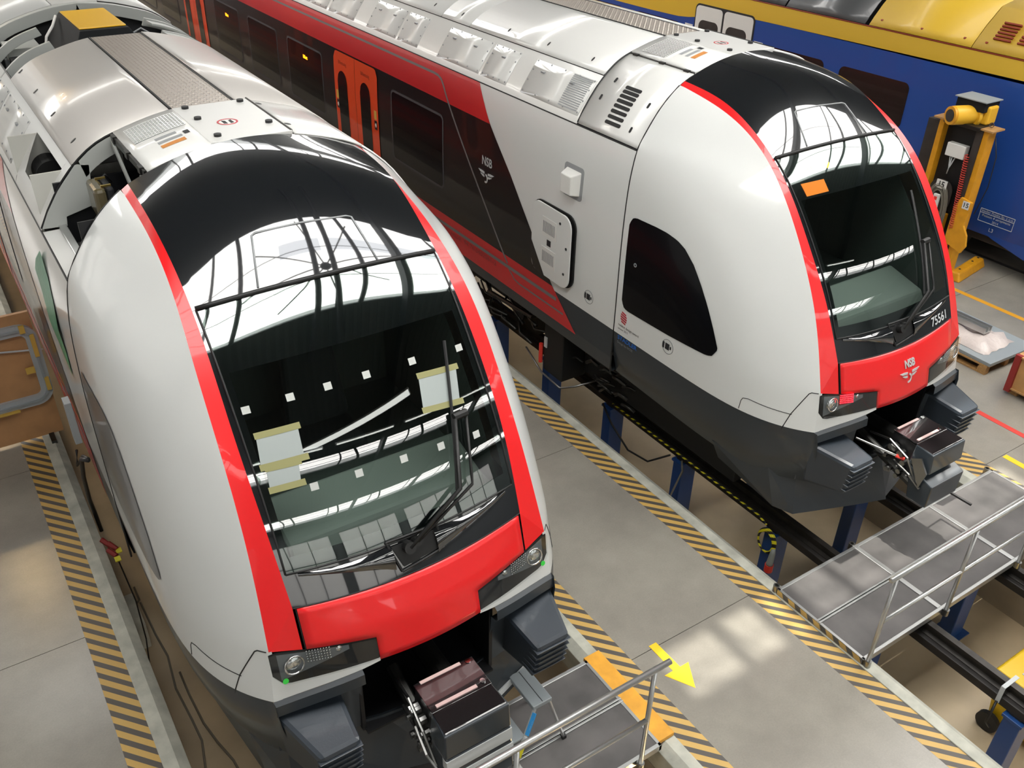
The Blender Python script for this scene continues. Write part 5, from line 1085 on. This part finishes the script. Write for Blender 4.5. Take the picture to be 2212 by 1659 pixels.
# step stool on the near gangway
S = thing('step_stool', 'grey folding step stool with blue tape on the near gangway', 'stool', (0.86, 3.95, 0.098))
zt = 0.47
MB().hexa([(-0.07, -0.07, zt - 0.045), (0.12, -0.07, zt - 0.045), (0.12, 0.31, zt - 0.045), (-0.07, 0.31, zt - 0.045)], [(-0.07, -0.07, zt), (0.12, -0.07, zt), (0.12, 0.31, zt), (-0.07, 0.31, zt)]).build('tread', 'sheet_grey', S, bevel=0.006)
MB().beam((0.03, -0.06, zt + 0.001), (0.03, 0.30, zt + 0.001), 0.004, 0.004).build('tread_groove', 'text_dark', S)
for y in (-0.06, 0.29):
    MB().beam((0.10, y, zt - 0.04), (0.20, y - (0.10 if y < 0 else -0.02), 0.0), 0.03, 0.02).build('leg', 'alu', S, bevel=0.003); MB().beam((-0.05, y, zt - 0.04), (-0.30, y - (0.10 if y < 0 else -0.02), 0.0), 0.03, 0.02).build('leg', 'alu', S, bevel=0.003)
MB().beam((-0.25, 0.27, 0.2), (-0.25, -0.11, 0.2), 0.16, 0.02).build('lower_step', 'sheet_grey', S, bevel=0.004)
def along(a, b, t): return tuple(a[i] + (b[i] - a[i]) * t for i in range(3))
a = (-0.052, -0.078, zt - 0.04); b = (-0.302, -0.178, 0.0)
for t0, t1, mt in ((0.05, 0.45, 'blue_tape'), (0.48, 0.62, 'text_light'), (0.64, 0.85, 'yellow_tape')): MB().beam(along(a, b, t0), along(a, b, t1), 0.034, 0.012).build('tape', mt, S)
text_mesh('tape_text', 'KRAUSE', 0.03, lambda x, y, z: tuple(Vector(along(a, b, 0.25 + x * 1.6)) + Vector((y * 0.8, -0.012, y * 0.3))), 'white_matt', S)
for x, y in ((0.20, -0.16), (-0.30, -0.16), (0.20, 0.31), (-0.30, 0.31)): MB().box(x - 0.02, x + 0.02, y - 0.02, y + 0.02, -0.018, 0.02).build('foot', 'rubber', S)

# ================================================================ cables, bin, clutter
cb = thing('plug_cable', 'yellow and black striped cable coiled on a blue post with a red plug', 'cable', (XB - 0.92, 4.86, 0))
pts = [(0.035, y, -0.13) for y in lsp(3.0, 0.25, 10)] + [(0.02, 0.1, -0.16)]
MB().tube(pts, 0.013, 6).build('cable_run', 'cable_striped', cb, smooth=True)
for k in range(3): MB().tube([(-0.02 - 0.012 * k, 0.02 + (0.13 - 0.01 * k) * math.cos(a), -0.33 + (0.17 - 0.015 * k) * math.sin(a)) for a in lsp(0, 2 * PI, 25)[:-1]], 0.012, 6, closed=True).build('coil', 'cable_striped', cb, smooth=True)
MB().tube([(-0.03, -0.10, -0.36), (-0.04, -0.11, -0.42), (-0.04, -0.10, -0.58), (-0.04, -0.10, -0.60)], [0.025, 0.032, 0.04, 0.045], 12).build('plug_body', 'plug_grey', cb, smooth=True); MB().cyl((-0.04, -0.10, -0.60), (-0.04, -0.10, -0.70), 0.052, 16).build('plug_collar', 'plug_red', cb)
def cable(label, pts, r, mat, name='cable'):
    return tag(MB().tube(pts, r, 6).build(name, mat, smooth=True), label, 'cable')
cable('black cable sagging below the rail between two blue posts', [(4.86, 8.05, -0.22), (4.84, 7.8, -0.42), (4.83, 7.4, -0.62), (4.84, 7.0, -0.56), (4.88, 6.65, -0.24)], 0.014, 'cable_black')
cable('grey cable hanging from the third blue post into the pit', [(4.90, 6.45, -0.21), (4.84, 6.36, -0.30), (4.70, 6.40, -0.75), (4.56, 6.50, -1.1), (4.5, 6.5, -1.385)], 0.014, 'cable_grey')
for lab, pts in (('dark cable snaking on the near pit floor, left of the two long ones', [(-1.50, 8.9, -1.388), (-1.48, 8.3, -1.388), (-1.45, 7.9, -1.388), (-1.50, 7.4, -1.388), (-1.47, 6.9, -1.388), (-1.46, 6.6, -1.388), (-1.54, 6.2, -1.388), (-1.50, 5.6, -1.388)]),
                 ('dark cable snaking on the near pit floor, right of the two long ones', [(-1.40, 7.6, -1.388), (-1.40, 7.25, -1.388), (-1.38, 6.8, -1.388), (-1.33, 6.5, -1.388), (-1.26, 6.2, -1.388), (-1.22, 5.6, -1.388)]),
                 ('short bent black cable on the near pit floor by the white box', [(-1.56, 8.9, -1.388), (-1.50, 8.95, -1.388), (-1.50, 9.2, -1.388)])): cable(lab, pts, 0.013, 'cable_grey')
tag(MB().box(-1.68, -1.56, 8.15, 8.75, -1.4, -1.05).build('white_box', 'curb', bevel=0.01), 'small pale box on the floor of the near pit', 'box')
B = thing('tool_cart', 'yellow wheeled bin standing in the far pit at the bottom right', 'bin', (5.95, 2.05, -1.4))
MB().hexa([(-0.22, -0.30, 0.12), (0.35, -0.30, 0.12), (0.35, 0.28, 0.12), (-0.22, 0.28, 0.12)], [(-0.30, -0.36, 0.78), (0.45, -0.36, 0.78), (0.45, 0.34, 0.78), (-0.30, 0.34, 0.78)]).build('bin_body', 'bin_yellow', B, bevel=0.03)
lid = MB().hexa([(-0.33, -0.39, 0.78), (0.48, -0.39, 0.78), (0.48, 0.37, 0.78), (-0.33, 0.37, 0.78)], [(-0.30, -0.36, 0.84), (0.45, -0.36, 0.84), (0.45, 0.34, 0.84), (-0.30, 0.34, 0.84)]).build('bin_lid', 'bin_yellow', B, bevel=0.015); MB().box(-0.16, 0.06, -0.1, 0.16, 0.839, 0.846).build('lid_label', 'text_light', lid); MB().cyl((-0.34, 0.36, 0.80), (-0.29, 0.30, 0.80), 0.03, 12).build('lid_hinge', 'text_dark', lid)
for x in (-0.30, 0.30): MB().cyl((x - 0.03, 0.22, 0.12), (x + 0.03, 0.22, 0.12), 0.12, 22).build('wheel', 'rubber', B)
for x in (-0.15, 0.28): MB().box(x, x + 0.06, -0.28, -0.2, 0.0, 0.13).build('foot', 'rubber', B)
t = thing('rail_strap', 'pale strap and cable end clamped round the far pit rail', 'strap', (XB - 0.75, 2.05, -0.12)); MB().box(-0.115, 0.115, -0.02, 0.02, 0.12, 0.127).box(-0.121, -0.113, -0.02, 0.02, -0.08, 0.127).build('band', 'text_light', t); MB().tube([(-0.13, 0, -0.06), (-0.2, -0.02, -0.14), (-0.22, -0.02, -0.28), (-0.17, -0.05, -0.36)], 0.014, 6).build('cable_end', 'cable_black', t, smooth=True)

# masked panel standing by the near train
K = thing('masked_panel', 'body panel masked with brown paper, grey rounded window frame in it', 'panel', (-1.66, 10.9, 0))
MB().box(-1.7, 0, 0, 0.05, 0.04, 1.75).build('masking_paper', 'brown_paper', K)
def frame_ring(x0, x1, z0, z1, r, wd, y, dep, name, mat, par):
    o = rrect(x0, x1, z0, z1, r, 6); i = rrect(x0 + wd, x1 - wd, z0 + wd, z1 - wd, max(0.02, r - wd), 6); n = len(o); m = MB()
    vs = [(a, y, b) for a, b in o] + [(a, y, b) for a, b in i] + [(a, y - dep, b) for a, b in o] + [(a, y - dep, b) for a, b in i]; fs = []
    for k in range(n):
        j = (k + 1) % n; fs += [(2 * n + k, 2 * n + j, 3 * n + j, 3 * n + k), (k, j, 2 * n + j, 2 * n + k), (n + j, n + k, 3 * n + k, 3 * n + j)]
    m.add(vs, fs); return m.build(name, mat, par)
fr = frame_ring(-1.45, 0.02, 0.52, 1.62, 0.2, 0.13, 0.0, 0.05, 'window_frame', 'frame_grey', K); frame_ring(-1.40, -0.03, 0.57, 1.57, 0.17, 0.025, -0.05, 0.02, 'frame_bead', 'sheet_grey', fr)
for x, z, w_, h, mt in ((-0.04, 1.18, 0.05, 0.30, 'tape_yellow'), (-0.16, 0.98, 0.10, 0.08, 'tape_yellow'), (-0.02, 0.70, 0.05, 0.18, 'tape_yellow'), (-0.9, 0.50, 1.0, 0.03, 'tape_yellow'), (-0.12, 1.52, 0.06, 0.10, 'tape_yellow')): MB().box(x - w_ / 2, x + w_ / 2, -0.078, -0.052, z, z + h).build('tape_strip', mt, K)
MB().cyl((-0.7, -0.03, 1.38), (0.04, -0.03, 1.24), 0.012, 6).build('cord', 'text_light', K)
for x in (-1.5, -0.15): MB().box(x - 0.03, x + 0.03, -0.2, 0.25, 0.0, 0.05).build('foot', 'steel_dark', K)
c = thing('hanging_cable', 'black cables with a grey box hanging between near train and curb', 'cable', (-1.70, 8.5, 0))
MB().tube([(0.02, -0.9, 1.72), (0.0, -0.3, 1.35), (-0.01, 0.1, 0.85), (0.0, 0.5, 0.25), (0.02, 0.65, -0.05), (0.03, 0.6, -0.3)], 0.022, 8).build('cable_run', 'cable_black', c, smooth=True)
MB().tube([(0.03, -0.85, 1.70), (0.03, -0.1, 1.25), (-0.03, 0.2, 0.95), (0.0, 0.1, 1.2)], 0.014, 8).build('cable_loop', 'cable_black', c, smooth=True)
MB().box(-0.03, 0.03, -0.72, -0.58, 1.80, 2.25).build('grey_box', 'grey_part', c, bevel=0.006)
c = thing('socket_plugs', 'dark red plugs with yellow tags lying at the left curb of the near pit', 'plug', (-1.70, 8.40, 0))
for k, (dx, dy) in enumerate(((0, 0), (0.03, 0.10), (-0.02, 0.20))): MB().cyl((dx, dy, -0.02), (dx + 0.06, dy - 0.10, -0.06), 0.028, 10).build('plug_body', 'red_steel', c)
for dx, dy in ((0.10, -0.03), (0.06, -0.16)): MB().box(dx - 0.03, dx + 0.03, dy - 0.04, dy + 0.04, -0.06, -0.05).build('tag', 'yellow_tape', c)
MB().tube([(0.06, -0.1, -0.07), (0.10, -0.4, -0.5), (0.08, -0.6, -0.9), (0.03, -0.6, -1.39)], 0.008, 5).build('lead', 'cable_black', c)
# warm lamps on the pit walls
def pit_lamp(x, y, label, dx):
    t = thing('pit_lamp', label, 'lamp', (x, y, -0.45), group='warm tube lamps on the pit walls')
    MB().box(min(0, dx * 0.05), max(0, dx * 0.05), -0.65, 0.65, -0.06, 0.06).build('housing', 'sheet_grey', t); MB().cyl((dx * 0.07, -0.6, 0), (dx * 0.07, 0.6, 0), 0.02, 10).build('tube', 'tube_warm', t)
for y, l in ((2.6, 'warm tube lamp on the near pit wall below the gangway end'), (7.2, 'warm tube lamp on the near pit wall behind the near train nose'), (12.0, 'warm tube lamp on the near pit wall farthest along')): pit_lamp(1.74, y, l, -1)
for y, l in ((7.5, 'warm tube lamp on the far pit wall under the far cab'), (12.5, 'warm tube lamp on the far pit wall farthest along'), (1.2, 'warm tube lamp on the far pit wall before the far gangway')): pit_lamp(7.375, y, l, -1)
